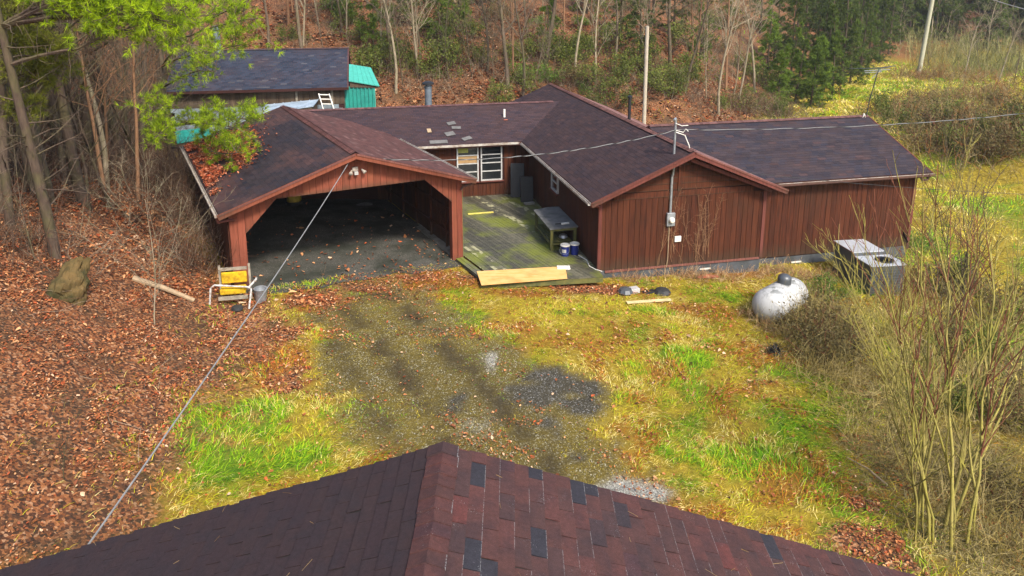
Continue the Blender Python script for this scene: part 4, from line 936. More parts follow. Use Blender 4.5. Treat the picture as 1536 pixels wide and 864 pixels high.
# pale blue sheet roof in front of the barn
def sheet_roof(name, corners, mat, nrib, lab, cat, wallmat):
    c = [Vector(x) for x in corners]; o = empty(name, (c[0].x, c[0].y, 0), 0, lab, cat); off = Vector((c[0].x, c[0].y, 0)); c = [x - off for x in c]
    m = MB(); m.add(c + [x + Vector((0, 0, .04)) for x in c], [(3, 2, 1, 0), (4, 5, 6, 7), (0, 1, 5, 4), (1, 2, 6, 5), (2, 3, 7, 6), (3, 0, 4, 7)]); m.build('roof', M[mat], o)
    for i in range(nrib + 1):
        t = i / nrib; MB().bar(c[0].lerp(c[1], t) + Vector((0, 0, .055)), c[3].lerp(c[2], t) + Vector((0, 0, .055)), .035, .03).build('rib', M[mat], o)
    m = MB(); ins = [(x + ((c[0] + c[1] + c[2] + c[3]) / 4 - x) * .06) for x in c]
    m.add([Vector((x.x, x.y, -.8)) for x in ins] + [x - Vector((0, 0, .01)) for x in ins], [(3, 2, 1, 0), (4, 5, 6, 7), (0, 1, 5, 4), (1, 2, 6, 5), (2, 3, 7, 6), (3, 0, 4, 7)]); m.build('wall', M[wallmat], o); return o
sheet_roof('lean_to', [gy(395, 171, 37.2), gy(470, 160, 38.0), gy(478, 150, 39.6), gy(398, 158, 39.2)], 'steelblue', 6, 'low lean-to with pale blue metal roof in front of the dark barn', 'shed', 'barnwood')
sheet_roof('woodshed', [gy(266, 216, 34.0), gy(318, 206, 34.6), gy(312, 192, 36.6), gy(262, 198, 36.0)], 'teal', 4, 'small shed with dark teal roof behind the left edge of the carport', 'shed', 'barnwood')
# ladder
l0, l1 = gy(486, 168, 38.3), gy(478, 141, 39.7); sx_ = Vector((.55, .1, -.03))
ld = empty('ladder', l0, 0, 'white aluminium ladder leaning against the barn wall', 'ladder')
dv = l1 - l0
for s_ in (0, 1): MB().bar(sx_ * s_, dv + sx_ * s_, .05, .09).build('rail', M['white'], ld)
for t in (.12, .45, .72, .97): MB().bar(dv * t, dv * t + sx_, .05, .05).build('rung', M['white'], ld)

# ================================================================== poles, antenna and cables
def pole(name, base, top, r0, r1, mat, lab, cat):
    o = empty(name, base, 0, lab, cat); MB().tube([Vector((0, 0, -.3)), (top - base) * .5, top - base], [r0, (r0 + r1) / 2, r1], 10).build('shaft', M[mat], o, True); return o
t1 = gy(971, 40, 44); b1 = Vector((gy(966, 190, 44).x, 44, h1(gy(966, 190, 44).x, 44)))
po = pole('utility_pole', b1, t1, .13, .11, 'polewood', 'pale bare wooden pole standing close behind the house ridge', 'pole')
MB().lathe([(.115, 0), (.05, .05)], 8, mat=Matrix.Translation(t1 - b1 + Vector((0, 0, .003)))).build('cap', M['greywood'], po)
b2 = at(1377, 116); t2 = gy(1406, -40, b2.y - 1.0)
po2 = pole('utility_pole', b2, t2, .26, .20, 'oldpole', 'tall leaning grey pole beside the far end of the grassy lane', 'pole')
MB().bar((t2 - b2) * .93 + Vector((-.9, 0, 0)), (t2 - b2) * .93 + Vector((.9, .2, 0)), .1, .12).build('crossarm', M['oldpole'], po2)
ab = HW(13.6, 4.5, 3.85); atop = gy(1318, 104, ab.y + .3)
an = empty('tv_antenna', ab, 0, 'television antenna on a thin mast at the right end of the roof', 'antenna')
am = atop - ab
MB().tube([Vector((0, 0, -.9)), am * .4, am], .022, 7).build('mast', M['rubber'], an)
MB().tube([Vector((-.15, -.05, .0)), Vector((-.02, 0, .18)), Vector((.0, 0, .3))], .03, 6).build('bracket', M['white'], an); MB().tube([Vector((.12, -.02, -.25)), Vector((.1, 0, .05)), Vector((.02, 0, .25))], .02, 6).build('bracket', M['white'], an)
bd = Vector((.93, .37, .0)); bo0 = am + Vector((0, 0, -.03))
MB().bar(bo0 - bd * .8, bo0 + bd * .65, .03, .03).build('boom', M['galv'], an); MB().bar(bo0 - bd * .75 + Vector((0, 0, -.08)), bo0 + bd * .2 + Vector((0, 0, -.08)), .02, .02).build('boom', M['galv'], an)
el = Vector((-.45, .89, .0))
for i, (s_, L_) in enumerate(((-.75, .9), (-.55, .8), (-.35, .75), (-.12, .65), (.1, .5), (.3, .42), (.5, .38), (.62, .36))):
    c = bo0 + bd * s_ + Vector((0, 0, .03)); MB().bar(c - el * L_ + Vector((-.12, 0, .16)), c + el * L_ + Vector((.1, 0, -.02)), .016, .016).build('element', M['galv'], an)
MB().bar(bo0 + Vector((-.25, 0, -.35)), bo0 + Vector((.1, 0, .0)), .025, .025).build('brace', M['galv'], an)
def cable(name, p, q, sag, r_, mat, lab, n=24, cat='cable'):
    pts = []
    for i in range(n + 1):
        t = i / n; pts.append(Vector(p).lerp(Vector(q), t) - Vector((0, 0, 4 * sag * t * (1 - t))))
    return tag(MB().tube(pts, r_, 6).build(name, M[mat], None, True), lab, cat)
def twisted(name, p, q, sag, lab, n=150, turns=14, r_=.011):
    p = Vector(p); q = Vector(q); o = empty(name, p, 0, lab, 'cable'); side = (q - p).cross(Vector((0, 0, 1))).normalized()
    for ph, mt_, nm in ((0, 'cable', 'bare_strand'), (math.pi, 'rubber', 'insulated_strand')):
        pts = []
        for i in range(n + 1):
            t = i / n; a_ = ph + turns * 2 * math.pi * t + math.sin(t * 37) * .8; c = (q - p) * t - Vector((0, 0, 4 * sag * t * (1 - t))); pts.append(c + side * math.cos(a_) * r_ * 1.1 + Vector((0, 0, math.sin(a_) * r_ * 1.1)))
        MB().tube(pts, r_, 5).build(nm, M[mt_], o, True)
    return o
mast_top = HW(3.12, .58, 4.66)
cable('service_cable', CW(4.05, .32, 3.95), (-4.62, 6.5, 3.52), .12, .012, 'cable', 'pale overhead cable running from the carport gable down towards the near roof')
twisted('overhead_wire', mast_top, CW(4.45, .33, 4.02), .42, 'dashed looking overhead wire from the service mast across to the carport gable')
e3 = gy(1750, 138, 36); twisted('overhead_wire', mast_top + Vector((0, 0, .02)), e3, .5, 'long overhead wire running right from the service mast over the roof')
e4 = gy(1760, 297, 27); cable('thin_wire', HW(4.2, .3, 3.35), e4, .25, .009, 'rubber', 'thin dark wire under the right eave running off to the right')
cable('overhead_wire', t2 - Vector((0, 0, .7)), gy(1800, 60, 70), 1.0, .04, 'cable', 'high wire running right from the leaning grey pole')

# ================================================================== near house: the roof below the photographer
NX, NY, NZ, NP = -.68, 6.43, 5.0, .32
near = empty('near_house', (NX, NY, 0), 0, 'near house seen from above its worn dark red shingle roof', 'house')
nh, back = 5.4, 10.0; hyp = math.hypot(1, NP)
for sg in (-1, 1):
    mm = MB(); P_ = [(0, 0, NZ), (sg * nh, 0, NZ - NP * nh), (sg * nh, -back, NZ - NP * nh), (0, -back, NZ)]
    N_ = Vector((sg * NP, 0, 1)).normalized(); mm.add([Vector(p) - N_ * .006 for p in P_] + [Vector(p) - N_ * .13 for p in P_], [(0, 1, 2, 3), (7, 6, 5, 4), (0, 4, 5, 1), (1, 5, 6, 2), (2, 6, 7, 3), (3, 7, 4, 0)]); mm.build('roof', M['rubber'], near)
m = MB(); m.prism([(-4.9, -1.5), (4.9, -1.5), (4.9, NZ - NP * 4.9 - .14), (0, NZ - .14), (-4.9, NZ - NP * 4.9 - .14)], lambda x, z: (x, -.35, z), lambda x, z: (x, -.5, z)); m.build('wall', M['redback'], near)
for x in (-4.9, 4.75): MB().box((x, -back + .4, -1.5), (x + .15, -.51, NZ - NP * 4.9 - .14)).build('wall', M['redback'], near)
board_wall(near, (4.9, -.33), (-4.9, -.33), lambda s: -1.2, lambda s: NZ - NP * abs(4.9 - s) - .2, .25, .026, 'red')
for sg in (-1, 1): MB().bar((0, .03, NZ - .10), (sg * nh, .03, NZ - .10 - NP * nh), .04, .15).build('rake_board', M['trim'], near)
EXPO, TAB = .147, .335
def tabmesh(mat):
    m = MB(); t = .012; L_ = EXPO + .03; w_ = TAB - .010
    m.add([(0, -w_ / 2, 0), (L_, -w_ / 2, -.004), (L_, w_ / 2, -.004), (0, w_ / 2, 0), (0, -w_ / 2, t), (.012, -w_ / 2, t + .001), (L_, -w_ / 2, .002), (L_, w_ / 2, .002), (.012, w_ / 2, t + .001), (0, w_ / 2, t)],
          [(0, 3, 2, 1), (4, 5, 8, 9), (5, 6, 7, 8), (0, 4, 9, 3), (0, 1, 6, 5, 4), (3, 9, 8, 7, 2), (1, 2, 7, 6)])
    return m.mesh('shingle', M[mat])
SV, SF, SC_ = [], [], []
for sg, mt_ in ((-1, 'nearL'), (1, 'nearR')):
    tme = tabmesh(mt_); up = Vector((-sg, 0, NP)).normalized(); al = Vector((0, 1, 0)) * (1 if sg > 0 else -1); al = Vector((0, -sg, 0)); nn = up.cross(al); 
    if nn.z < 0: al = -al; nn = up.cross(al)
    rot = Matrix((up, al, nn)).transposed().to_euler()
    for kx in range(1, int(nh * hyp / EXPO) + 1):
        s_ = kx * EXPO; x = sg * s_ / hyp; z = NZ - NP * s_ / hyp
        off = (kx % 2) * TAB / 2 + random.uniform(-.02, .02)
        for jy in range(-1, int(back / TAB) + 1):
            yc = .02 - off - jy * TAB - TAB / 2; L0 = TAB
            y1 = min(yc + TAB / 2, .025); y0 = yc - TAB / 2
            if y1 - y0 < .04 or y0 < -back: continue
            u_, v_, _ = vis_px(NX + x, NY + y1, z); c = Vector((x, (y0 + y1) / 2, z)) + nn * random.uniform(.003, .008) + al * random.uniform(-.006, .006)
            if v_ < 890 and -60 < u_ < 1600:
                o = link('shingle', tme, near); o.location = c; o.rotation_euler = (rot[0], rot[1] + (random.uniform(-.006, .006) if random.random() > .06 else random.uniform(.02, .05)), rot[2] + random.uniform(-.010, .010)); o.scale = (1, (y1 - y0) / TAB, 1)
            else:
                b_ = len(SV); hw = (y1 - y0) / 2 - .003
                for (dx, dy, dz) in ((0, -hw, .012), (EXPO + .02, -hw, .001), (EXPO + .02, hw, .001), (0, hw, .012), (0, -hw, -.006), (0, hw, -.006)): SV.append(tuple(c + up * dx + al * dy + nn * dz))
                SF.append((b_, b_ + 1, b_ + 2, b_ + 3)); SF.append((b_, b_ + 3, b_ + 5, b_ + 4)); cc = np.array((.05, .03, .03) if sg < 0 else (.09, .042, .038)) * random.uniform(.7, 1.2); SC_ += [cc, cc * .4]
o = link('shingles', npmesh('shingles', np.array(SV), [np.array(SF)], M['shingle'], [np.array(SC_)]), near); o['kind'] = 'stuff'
# ridge caps, bent over the ridge
m = MB(); wc = .155; t = .014
prof = [(-wc, -NP * wc), (-.05, -NP * .05 + .004), (0, .008), (.05, -NP * .05 + .004), (wc, -NP * wc)]
for (yy, lift) in ((0, 0), (.17, .012)):
    pass
vs = [(x, 0.0, z + .022) for x, z in prof] + [(x, -.185, z + .006) for x, z in prof] + [(x, 0.0, z + .002) for x, z in prof]
m.add(vs, [(i, i + 1, 6 + i, 5 + i) for i in range(4)] + [(10 + i, 11 + i, i + 1, i) for i in range(4)] + [(0, 5, 10), (4, 14, 9)])
cap = m.mesh('ridge_cap', M['nearR'])
yy = .03
for i in range(60):
    # laid from the back to the front: each cap's front edge is its exposed butt on the near side
    o = link('ridge_cap', cap, near); o.location = (random.uniform(-.008, .008), yy - .185 - i * .155 + .0, NZ + .012 + random.uniform(0, .004)); o.rotation_euler = (0, 0, math.pi)
# ================================================================== vegetation tools
def nrm(a): return a / np.maximum(np.linalg.norm(a, axis=-1, keepdims=True), 1e-9)
def paths(S, D, L, nseg, curl, up, r):
    """N wandering paths: returns (N, nseg+1, 3)"""
    N = len(S); P = np.zeros((N, nseg + 1, 3)); P[:, 0] = S; d = nrm(D.astype(float)); st = (L / nseg)[:, None]
    for i in range(nseg):
        d = nrm(d + r.normal(0, curl, (N, 3)) + np.array([0, 0, up])); P[:, i + 1] = P[:, i] + d * st
    return P
def tubes(P, R0, R1, sides):
    """tapered tubes along paths -> V, quads"""
    N, K, _ = P.shape; T = np.zeros_like(P); T[:, 1:-1] = P[:, 2:] - P[:, :-2]; T[:, 0] = P[:, 1] - P[:, 0]; T[:, -1] = P[:, -1] - P[:, -2]; T = nrm(T)
    ref = np.where(np.abs(T[..., 2:3]) > .9, np.array([1., 0, 0]), np.array([0, 0, 1.])); A = nrm(np.cross(T, ref)); B = np.cross(T, A)
    t = np.linspace(0, 1, K)[None, :, None]; rad = R0[:, None, None] * (1 - t) + R1[:, None, None] * t
    an = 2 * math.pi * np.arange(sides) / sides
    V = P[:, :, None, :] + rad[..., None] * (A[:, :, None, :] * np.cos(an)[None, None, :, None] + B[:, :, None, :] * np.sin(an)[None, None, :, None])
    b = (np.arange(N) * K * sides)[:, None, None] + (np.arange(K - 1) * sides)[None, :, None]; j = np.arange(sides)[None, None, :]; j2 = (j + 1) % sides
    Q = np.stack([b + j, b + j2, b + sides + j2, b + sides + j], -1).reshape(-1, 4)
    return V.reshape(-1, 3), Q
def spawn(P, n, t0, t1, r, lr, ang=(40, 75), upb=.15):
    """n children per path"""
    N, K, _ = P.shape; i = np.repeat(np.arange(N), n); t = r.uniform(t0, t1, N * n) * (K - 1); k = np.minimum(t.astype(int), K - 2); f = (t - k)[:, None]
    S = P[i, k] * (1 - f) + P[i, k + 1] * f; T = nrm(P[i, k + 1] - P[i, k]); rnd = nrm(r.normal(0, 1, (N * n, 3))); side = nrm(rnd - T * (rnd * T).sum(-1, keepdims=True))
    a = np.radians(r.uniform(ang[0], ang[1], N * n))[:, None]; D = T * np.cos(a) + side * np.sin(a) + np.array([0, 0, upb])
    plen = np.linalg.norm(np.diff(P, axis=1), axis=-1).sum(1)[i]; L = plen * r.uniform(lr[0], lr[1], N * n) * (1.15 - .6 * (t / (K - 1)))
    return S, nrm(D), L, i, t / (K - 1)
class NP:
    def __init__(s): s.V = []; s.Q = []; s.T = []; s.n = 0; s.cq = []; s.ct = []
    def q(s, V, Q, c=None):
        s.V.append(V); s.Q.append(Q + s.n); s.n += len(V)
        if c is not None: s.cq.append(np.broadcast_to(c, (len(Q), 3)))
    def t(s, V, T, c=None):
        s.V.append(V); s.T.append(T + s.n); s.n += len(V)
        if c is not None: s.ct.append(np.broadcast_to(c, (len(T), 3)))
    def mesh(s, name, mat, smooth=False):
        fs, cs = [], []
        if s.Q: fs.append(np.concatenate(s.Q)); cs += s.cq
        if s.T: fs.append(np.concatenate(s.T)); cs += s.ct
        return npmesh(name, np.concatenate(s.V), fs, mat, cs if cs else None, smooth)
def needles(P0, D, n, L, wd, r, spread=.9):
    """tufts of needles: triangles from each point"""
    N = len(P0); S = np.repeat(P0, n, 0); d = nrm(np.repeat(D, n, 0) * .7 + r.normal(0, spread, (N * n, 3)) * .7)
    Ls = (L * r.uniform(.7, 1.2, N * n))[:, None]; sd = nrm(np.cross(d, r.normal(0, 1, (N * n, 3)))) * wd
    V = np.stack([S - sd, S + sd, S + d * Ls], 1).reshape(-1, 3); T = np.arange(N * n * 3).reshape(-1, 3)
    sh = np.clip(np.repeat(r.uniform(0, 1, N), n) * .8 + r.uniform(-.1, .3, N * n), 0, 1)
    return V, T, np.repeat(sh[:, None], 3, 1)
def leafquads(C, size, r, flat=.0):
    N = len(C); a = nrm(r.normal(0, 1, (N, 3)) * np.array([1, 1, 1 - flat])); b = nrm(np.cross(a, r.normal(0, 1, (N, 3)))); s = (size * r.uniform(.6, 1.3, N))[:, None]
    V = np.stack([C - a * s, C + b * s * .45, C + a * s, C - b * s * .45], 1).reshape(-1, 3); Q = np.arange(N * 4).reshape(-1, 4)
    return V, Q
def bare_tree(seed, h, r0, lean=.03, n1=20, n2=5, n3=4, t0=.3, l1=(.25, .42), ang=(35, 65), twig=.006):
    r = np.random.default_rng(seed); tr = paths(np.zeros((1, 3)) - [0, 0, .4], np.array([[r.normal(0, lean), r.normal(0, lean), 1]]), np.array([h + .4]), 12, .045, .02, r)
    a = NP(); a.q(*tubes(tr, np.array([r0]), np.array([r0 * .18]), 8)); b = NP()
    S, D, L, _, t = spawn(tr, n1, t0, .98, r, l1, ang, .25); P1 = paths(S, D, L, 6, .13, .05, r); R1 = r0 * (1.05 - t) * .42; b.q(*tubes(P1, R1, np.full(len(R1), twig * 1.3), 4))
    if n2:
        S, D, L, i, t = spawn(P1, n2, .2, .97, r, (.3, .6), (30, 65), .1); P2 = paths(S, D, L, 4, .18, .04, r); R2 = np.maximum(R1[i] * (1 - t) * .5, twig * 1.2); b.q(*tubes(P2, R2, np.full(len(R2), twig * .8), 3))
        if n3:
            S, D, L, i, t = spawn(P2, n3, .2, .97, r, (.3, .65), (30, 70), .08); P3 = paths(S, D, L, 3, .2, .03, r); b.q(*tubes(P3, np.full(len(P3), twig), np.full(len(P3), twig * .5), 3))
    return a, b, tr
def conifer(seed, h, r0, spread, nw, tufts, nl, nw_=.016, droop=-.06, t0=.12, sp=.9):
    r = np.random.default_rng(seed); tr = paths(np.zeros((1, 3)) - [0, 0, .4], np.array([[r.normal(0, .02), r.normal(0, .02), 1]]), np.array([h + .4]), 10, .02, .02, r)
    a = NP(); a.q(*tubes(tr, np.array([r0]), np.array([r0 * .12]), 8)); c = NP()
    t = np.sort(r.uniform(t0, .99, nw)); k = np.minimum((t * 10).astype(int), 9); f = (t * 10 - k)[:, None]; S = tr[0][k] * (1 - f) + tr[0][k + 1] * f
    az = r.uniform(0, 2 * math.pi, nw); L = spread * (1.06 - t) ** .75 * r.uniform(.6, 1.15, nw); D = np.stack([np.cos(az), np.sin(az), r.uniform(-.1, .35, nw)], 1)
    P1 = paths(S, D, L, 5, .08, droop, r); a.q(*tubes(P1, r0 * (1.1 - t) * .3, np.full(nw, .008), 4))
    S2, D2, L2, i, tt = spawn(P1, 5, .2, 1., r, (.25, .5), (35, 60), -.05); P2 = paths(S2, D2, L2, 3, .1, droop, r); a.q(*tubes(P2, np.full(len(P2), .012), np.full(len(P2), .005), 3))
    S3, D3, _, _, _ = spawn(np.concatenate([P1[:, 2:5], P2[:, :3]]), tufts, .1, 1, r, (.3, .4), (20, 60), 0)
    c.t(*needles(S3, D3, nl, .30 * sp, nw_, r, .75)); return a, c
def bush(seed, w_, h, nstem, nleaf, size, clump=14):
    r = np.random.default_rng(seed); az = r.uniform(0, 6.28, nstem); S = np.stack([np.cos(az) * w_ * .12, np.sin(az) * w_ * .12, np.full(nstem, -.15)], 1); D = np.stack([np.cos(az) * .8, np.sin(az) * .8, r.uniform(.5, 1.6, nstem)], 1)
    P = paths(S, D, h * r.uniform(.6, 1.1, nstem), 5, .12, .05, r); a = NP(); a.q(*tubes(P, np.full(nstem, .022), np.full(nstem, .006), 4))
    S2, D2, L2, i, t = spawn(P, 6, .25, 1, r, (.25, .5), (30, 70), .1); P2 = paths(S2, D2, L2, 3, .15, .03, r); a.q(*tubes(P2, np.full(len(P2), .009), np.full(len(P2), .004), 3))
    tips = P2[:, 1:].reshape(-1, 3); c = NP(); cc = tips[r.integers(0, len(tips), clump * 3)]; C = cc[r.integers(0, len(cc), nleaf)] + r.normal(0, w_ * .085, (nleaf, 3)); C[:, 2] = np.abs(C[:, 2])
    V, Q = leafquads(C, size, r); sh = np.repeat(r.uniform(0, 1, (nleaf, 1)), 3, 1); c.q(V, Q, sh); return a, c
def place(name, parts, p, rz, s, label, cat, group, tilt=0):
    o = empty(name, p, rz, label, cat, group); o.scale = (s, s, s); o.rotation_euler = (tilt * math.cos(rz * 3), tilt * math.sin(rz * 5), rz)
    for nm, me in parts: link(nm, me, o)
    return o
def clear(x, y, m=.6):
    """outside buildings, deck and lane"""
    p = hl((x, y)); q = cl((x, y))
    if -11.5 - m < p[0] < 7.4 + m and (9.3 - m < p[1] < 17 + m): return False
    if -.4 - m < p[0] < 7.4 + m and -.3 - m < p[1] < 18 + m: return False
    if 6.5 - m < p[0] < 14 + m and .2 - m < p[1] < 8.6 + m: return False
    if -.4 - m < q[0] < 8.8 + m and -.5 - m < q[1] < 10.6 + m: return False
    bq = (x - BO.x, y - BO.y)
    if -10.2 < bq[0] < 2.2 and -4 < bq[1] < 9.5: return False
    return True

# ------------------------------------------------------------------ meshes shared between the trees of a kind
BT_ = []
for i, (h, r0, n1, mt, t0, lean) in enumerate([(13, .17, 22, 'bark', .25, .03), (15, .22, 24, 'barkdark', .35, .05), (11, .11, 18, 'barktan', .35, .06), (14, .14, 20, 'bark', .3, .02), (9, .075, 14, 'barktan', .2, .10), (16, .24, 18, 'barkdark', .45, .06), (12, .13, 20, 'barkorange', .4, .02), (7, .05, 12, 'bark', .15, .14), (10, .075, 16, 'barkdark', .2, .09)]):
    a, b, _ = bare_tree(100 + i, h, r0, lean, n1, 5, 3, t0); BT_.append((('trunk', a.mesh('trunk', M[mt], True)), ('branches', b.mesh('branches', M[mt]))))
CF_ = []
for i, (h, r0, sp, nw, tf, nl, mt) in enumerate([(11, .16, 2.6, 70, 5, 6, 'hemlock'), (14, .20, 3.0, 80, 5, 6, 'hemlock'), (8, .12, 2.2, 55, 5, 6, 'hemlockb'), (5, .08, 1.7, 40, 5, 6, 'hemlockb')]):
    a, c = conifer(200 + i, h, r0, sp, nw, tf, nl, .028, -.05, .08, 1.0); CF_.append((('trunk', a.mesh('trunk', M['barkdark'], True)), ('crown', c.mesh('crown', M[mt]))))
BU_ = []
for i, (w_, h, ns, nl, sz, mt, bk) in enumerate([(2.2, 1.7, 12, 1500, .07, 'shrub', 'bark'), (1.6, 1.3, 10, 1200, .055, 'shrubgreen', 'bark'), (2.6, 1.6, 14, 1600, .06, 'shrubdry', 'barkred'), (1.8, 2.3, 12, 1300, .075, 'shrub', 'barkdark')]):
    a, c = bush(300 + i, w_, h, ns, nl, sz); BU_.append((('stems', a.mesh('stems', M[bk])), ('foliage', c.mesh('foliage', M[mt]))))

# ------------------------------------------------------------------ trees one can pick out, left wood
rl = random.Random(5)
def tree_at(kind, u, v, s, lab, cat='tree', group=None, name='bare_tree', rz=None, tilt=0, lib=None):
    p = at(u, v); return place(name, (lib or BT_)[kind], p, rl.uniform(0, 6.28) if rz is None else rz, s, lab, cat, group, tilt)
tree_at(6, 42, 240, 1.0, 'straight orange brown trunk near the left edge of the wood', rz=.4)
tree_at(1, 128, 262, .9, 'dark leaning trunk left of the pale twin trunk in the left wood', rz=2.2, tilt=.10)
tree_at(2, 161, 290, 1.0, 'pale grey twin trunk among the dark trunks of the left wood', rz=1.0)
tree_at(5, 192, 262, .8, 'thick dark trunk right of the pale twin trunk, left wood', rz=3.0)
tree_at(1, 72, 330, .7, 'grey brown crooked tree low on the leafy bank at far left', rz=5.1)
tree_at(5, 8, 300, .7, 'dark trunk cut by the left edge of the view', rz=.9)
for (u, v, k_, s) in ((20, 215, 3, 1), (95, 235, 0, 1), (110, 195, 3, .9), (215, 240, 0, .8), (235, 215, 3, .9), (60, 190, 6, 1), (175, 205, 3, 1), (145, 165, 1, .8), (240, 170, 0, .9), (10, 160, 0, 1), (85, 150, 3, 1), (205, 150, 5, .7), (30, 120, 1, .8), (120, 120, 0, 1), (180, 120, 3, 1), (235, 130, 6, .9), (55, 100, 0, .9), (290, 120, 3, .8), (265, 100, 0, 1)):
    tree_at(k_, u, v, s, 'brown bare tree in the tangled wood left of the carport', group='bare trees of the left wood')
lw = np.random.default_rng(88); cnt = 0
while cnt < 78:
    u, v = lw.uniform(-20, 285), lw.uniform(120, 320); p = at(u, v)
    if not clear(p.x, p.y, .8): continue
    place('bare_tree', BT_[int(lw.choice([1, 3, 0, 8, 8, 8, 6]))], p, lw.uniform(0, 6.28), lw.uniform(.55, .95), 'brown bare tree in the tangled wood left of the carport', 'tree', 'bare trees of the left wood', .07); cnt += 1
# back hillside: the ones that stand out
tree_at(2, 594, 140, 1.0, 'pale forked tree between the teal shed and the tall flue', rz=.7)
tree_at(4, 628, 112, 1.2, 'thin pale tree leaning right above the tall flue', rz=2.5, tilt=.08)
tree_at(0, 762, 132, .95, 'straight grey trunk rising behind the white vent pipe', rz=1.9)
tree_at(2, 862, 118, 1.0, 'pale crooked tree above the peak of the main roof', rz=4.1)
tree_at(4, 893, 132, 1.1, 'slim pale tree just left of the bare wooden pole', rz=.2)
tree_at(2, 1078, 172, 1.1, 'white barked slim tree right of the bare wooden pole', rz=3.3)
tree_at(4, 1108, 150, 1.3, 'slim reddish tree right of the white barked one', rz=5.0)
tree_at(2, 1132, 140, 1.1, 'pale thin trunk at the edge of the dark evergreens', rz=1.2)
tree_at(3, 402, 75, .8, 'pale trunk standing right behind the dark barn roof', rz=1.0)
tree_at(4, 455, 68, 1.1, 'thin twisted tree behind the middle of the barn roof', rz=4.4)
hs = np.random.default_rng(77); cnt = 0
while cnt < 95:
    u = hs.uniform(430, 1200); v = hs.uniform(-60, 150)
    p = at(u, max(v, -22)) if v > -22 else None
    if p is None:
        y = hs.uniform(58, 85); x = (u - 768) / F * y; p = Vector((x, y, h1(x, y)))
    if not clear(p.x, p.y, .8) or p.y < 42: continue
    place('bare_tree', BT_[int(hs.choice([0, 3, 4, 7, 4, 6, 7, 7]))], p, hs.uniform(0, 6.28), hs.uniform(.6, 1.05), 'bare grey tree on the leaf covered hillside behind the house', 'tree', 'bare trees on the back hillside', .04); cnt += 1
# evergreens: dark stand left of the lane and scattered ones behind the house
for (u, v, k_, s) in ((1180, 150, 2, .9), (1215, 160, 3, 1.1), (1235, 140, 0, .8), (1262, 128, 1, .9), (1290, 112, 0, .9), (1205, 110, 1, .9), (1240, 90, 1, .9), (1285, 85, 1, 1.0), (1310, 80, 0, 1.0), (1160, 100, 0, .8), (1325, 68, 1, .9), (1195, 60, 1, .9), (1250, 50, 1, 1), (1300, 45, 1, 1), (1140, 50, 0, .9), (1220, 20, 1, 1.1), (1280, 10, 1, 1.1), (1170, 10, 0, 1), (1330, 20, 1, 1), (1165, 160, 3, 1), (1192, 158, 2, .8), (1222, 150, 3, 1.2), (1248, 142, 2, 1), (1275, 126, 2, 1.1), (1300, 108, 2, 1.1), (1318, 96, 0, .8), (1332, 84, 0, .9), (1228, 120, 0, .9), (1262, 108, 0, 1), (1185, 130, 0, .9), (1150, 128, 2, 1), (1270, 70, 0, 1.1), (1225, 75, 0, 1.1), (1345, 60, 1, 1), (1340, 40, 1, 1)):
    tree_at(k_, u, v, s, 'dense dark evergreen in the stand beside the grassy lane', 'tree', 'evergreens beside the lane', 'evergreen_tree', lib=CF_)
for (u, v, k_, s) in ((660, 70, 2, .8), (690, 45, 3, 1.0), (560, 75, 3, .9), (600, 40, 2, .8), (960, 95, 0, .7), (1010, 60, 0, .8), (930, 60, 2, .8), (820, 75, 3, .9), (1050, 90, 2, .8), (640, 20, 0, .8), (980, 20, 0, .9), (1040, 15, 1, .8), (720, 10, 2, .9), (520, 40, 2, .7), (1090, 50, 0, .8), (880, 20, 2, 1)):
    tree_at(k_, u, v, s, 'scattered green hemlock among bare trunks on the back hillside', 'tree', 'scattered evergreens behind the house', 'evergreen_tree', lib=CF_)
# far wood at the top right
fr = np.random.default_rng(31)
for i in range(120):
    x = fr.uniform(44, 112); y = float(np.interp(x, TOE[:, 0], TOE[:, 1])) + fr.uniform(2, 40)
    if fr.uniform() < .6: place('evergreen_tree', CF_[int(fr.choice([0, 1]))], Vector((x, y, h1(x, y))), fr.uniform(0, 6.28), fr.uniform(.9, 1.5), 'dim evergreen in the misty wood at the upper right', 'tree', 'evergreens of the far wood')
    else: place('bare_tree', BT_[int(fr.choice([0, 2, 3, 4]))], Vector((x, y, h1(x, y))), fr.uniform(0, 6.28), fr.uniform(.8, 1.2), 'pale bare tree in the misty wood at the upper right', 'tree', 'bare trees of the far wood')
fw = np.random.default_rng(44); cnt = 0
while cnt < 44:
    u, v = fw.uniform(1345, 1560), fw.uniform(-15, 82); p = at(u, max(v, -15))
    if p.y > 230: continue
    place('evergreen_tree', CF_[int(fw.choice([0, 1, 1]))], p, fw.uniform(0, 6.28), fw.uniform(.9, 1.35), 'dim evergreen in the misty wood at the upper right', 'tree', 'evergreens of the far wood'); cnt += 1
for (u, v, s) in ((1395, 112, .8), (1350, 70, .8), (1420, 95, .9), (1445, 118, .9), (1470, 110, .9), (1495, 128, .9), (1520, 125, .9), (1435, 85, .9), (1480, 90, 1), (1515, 95, 1)):
    tree_at(7 if rl.random() < .5 else 4, u, v, s * 1.1, 'pale bare sapling on the bank beyond the lane', 'tree', 'saplings on the far bank', 'bare_sapling', tilt=.1)
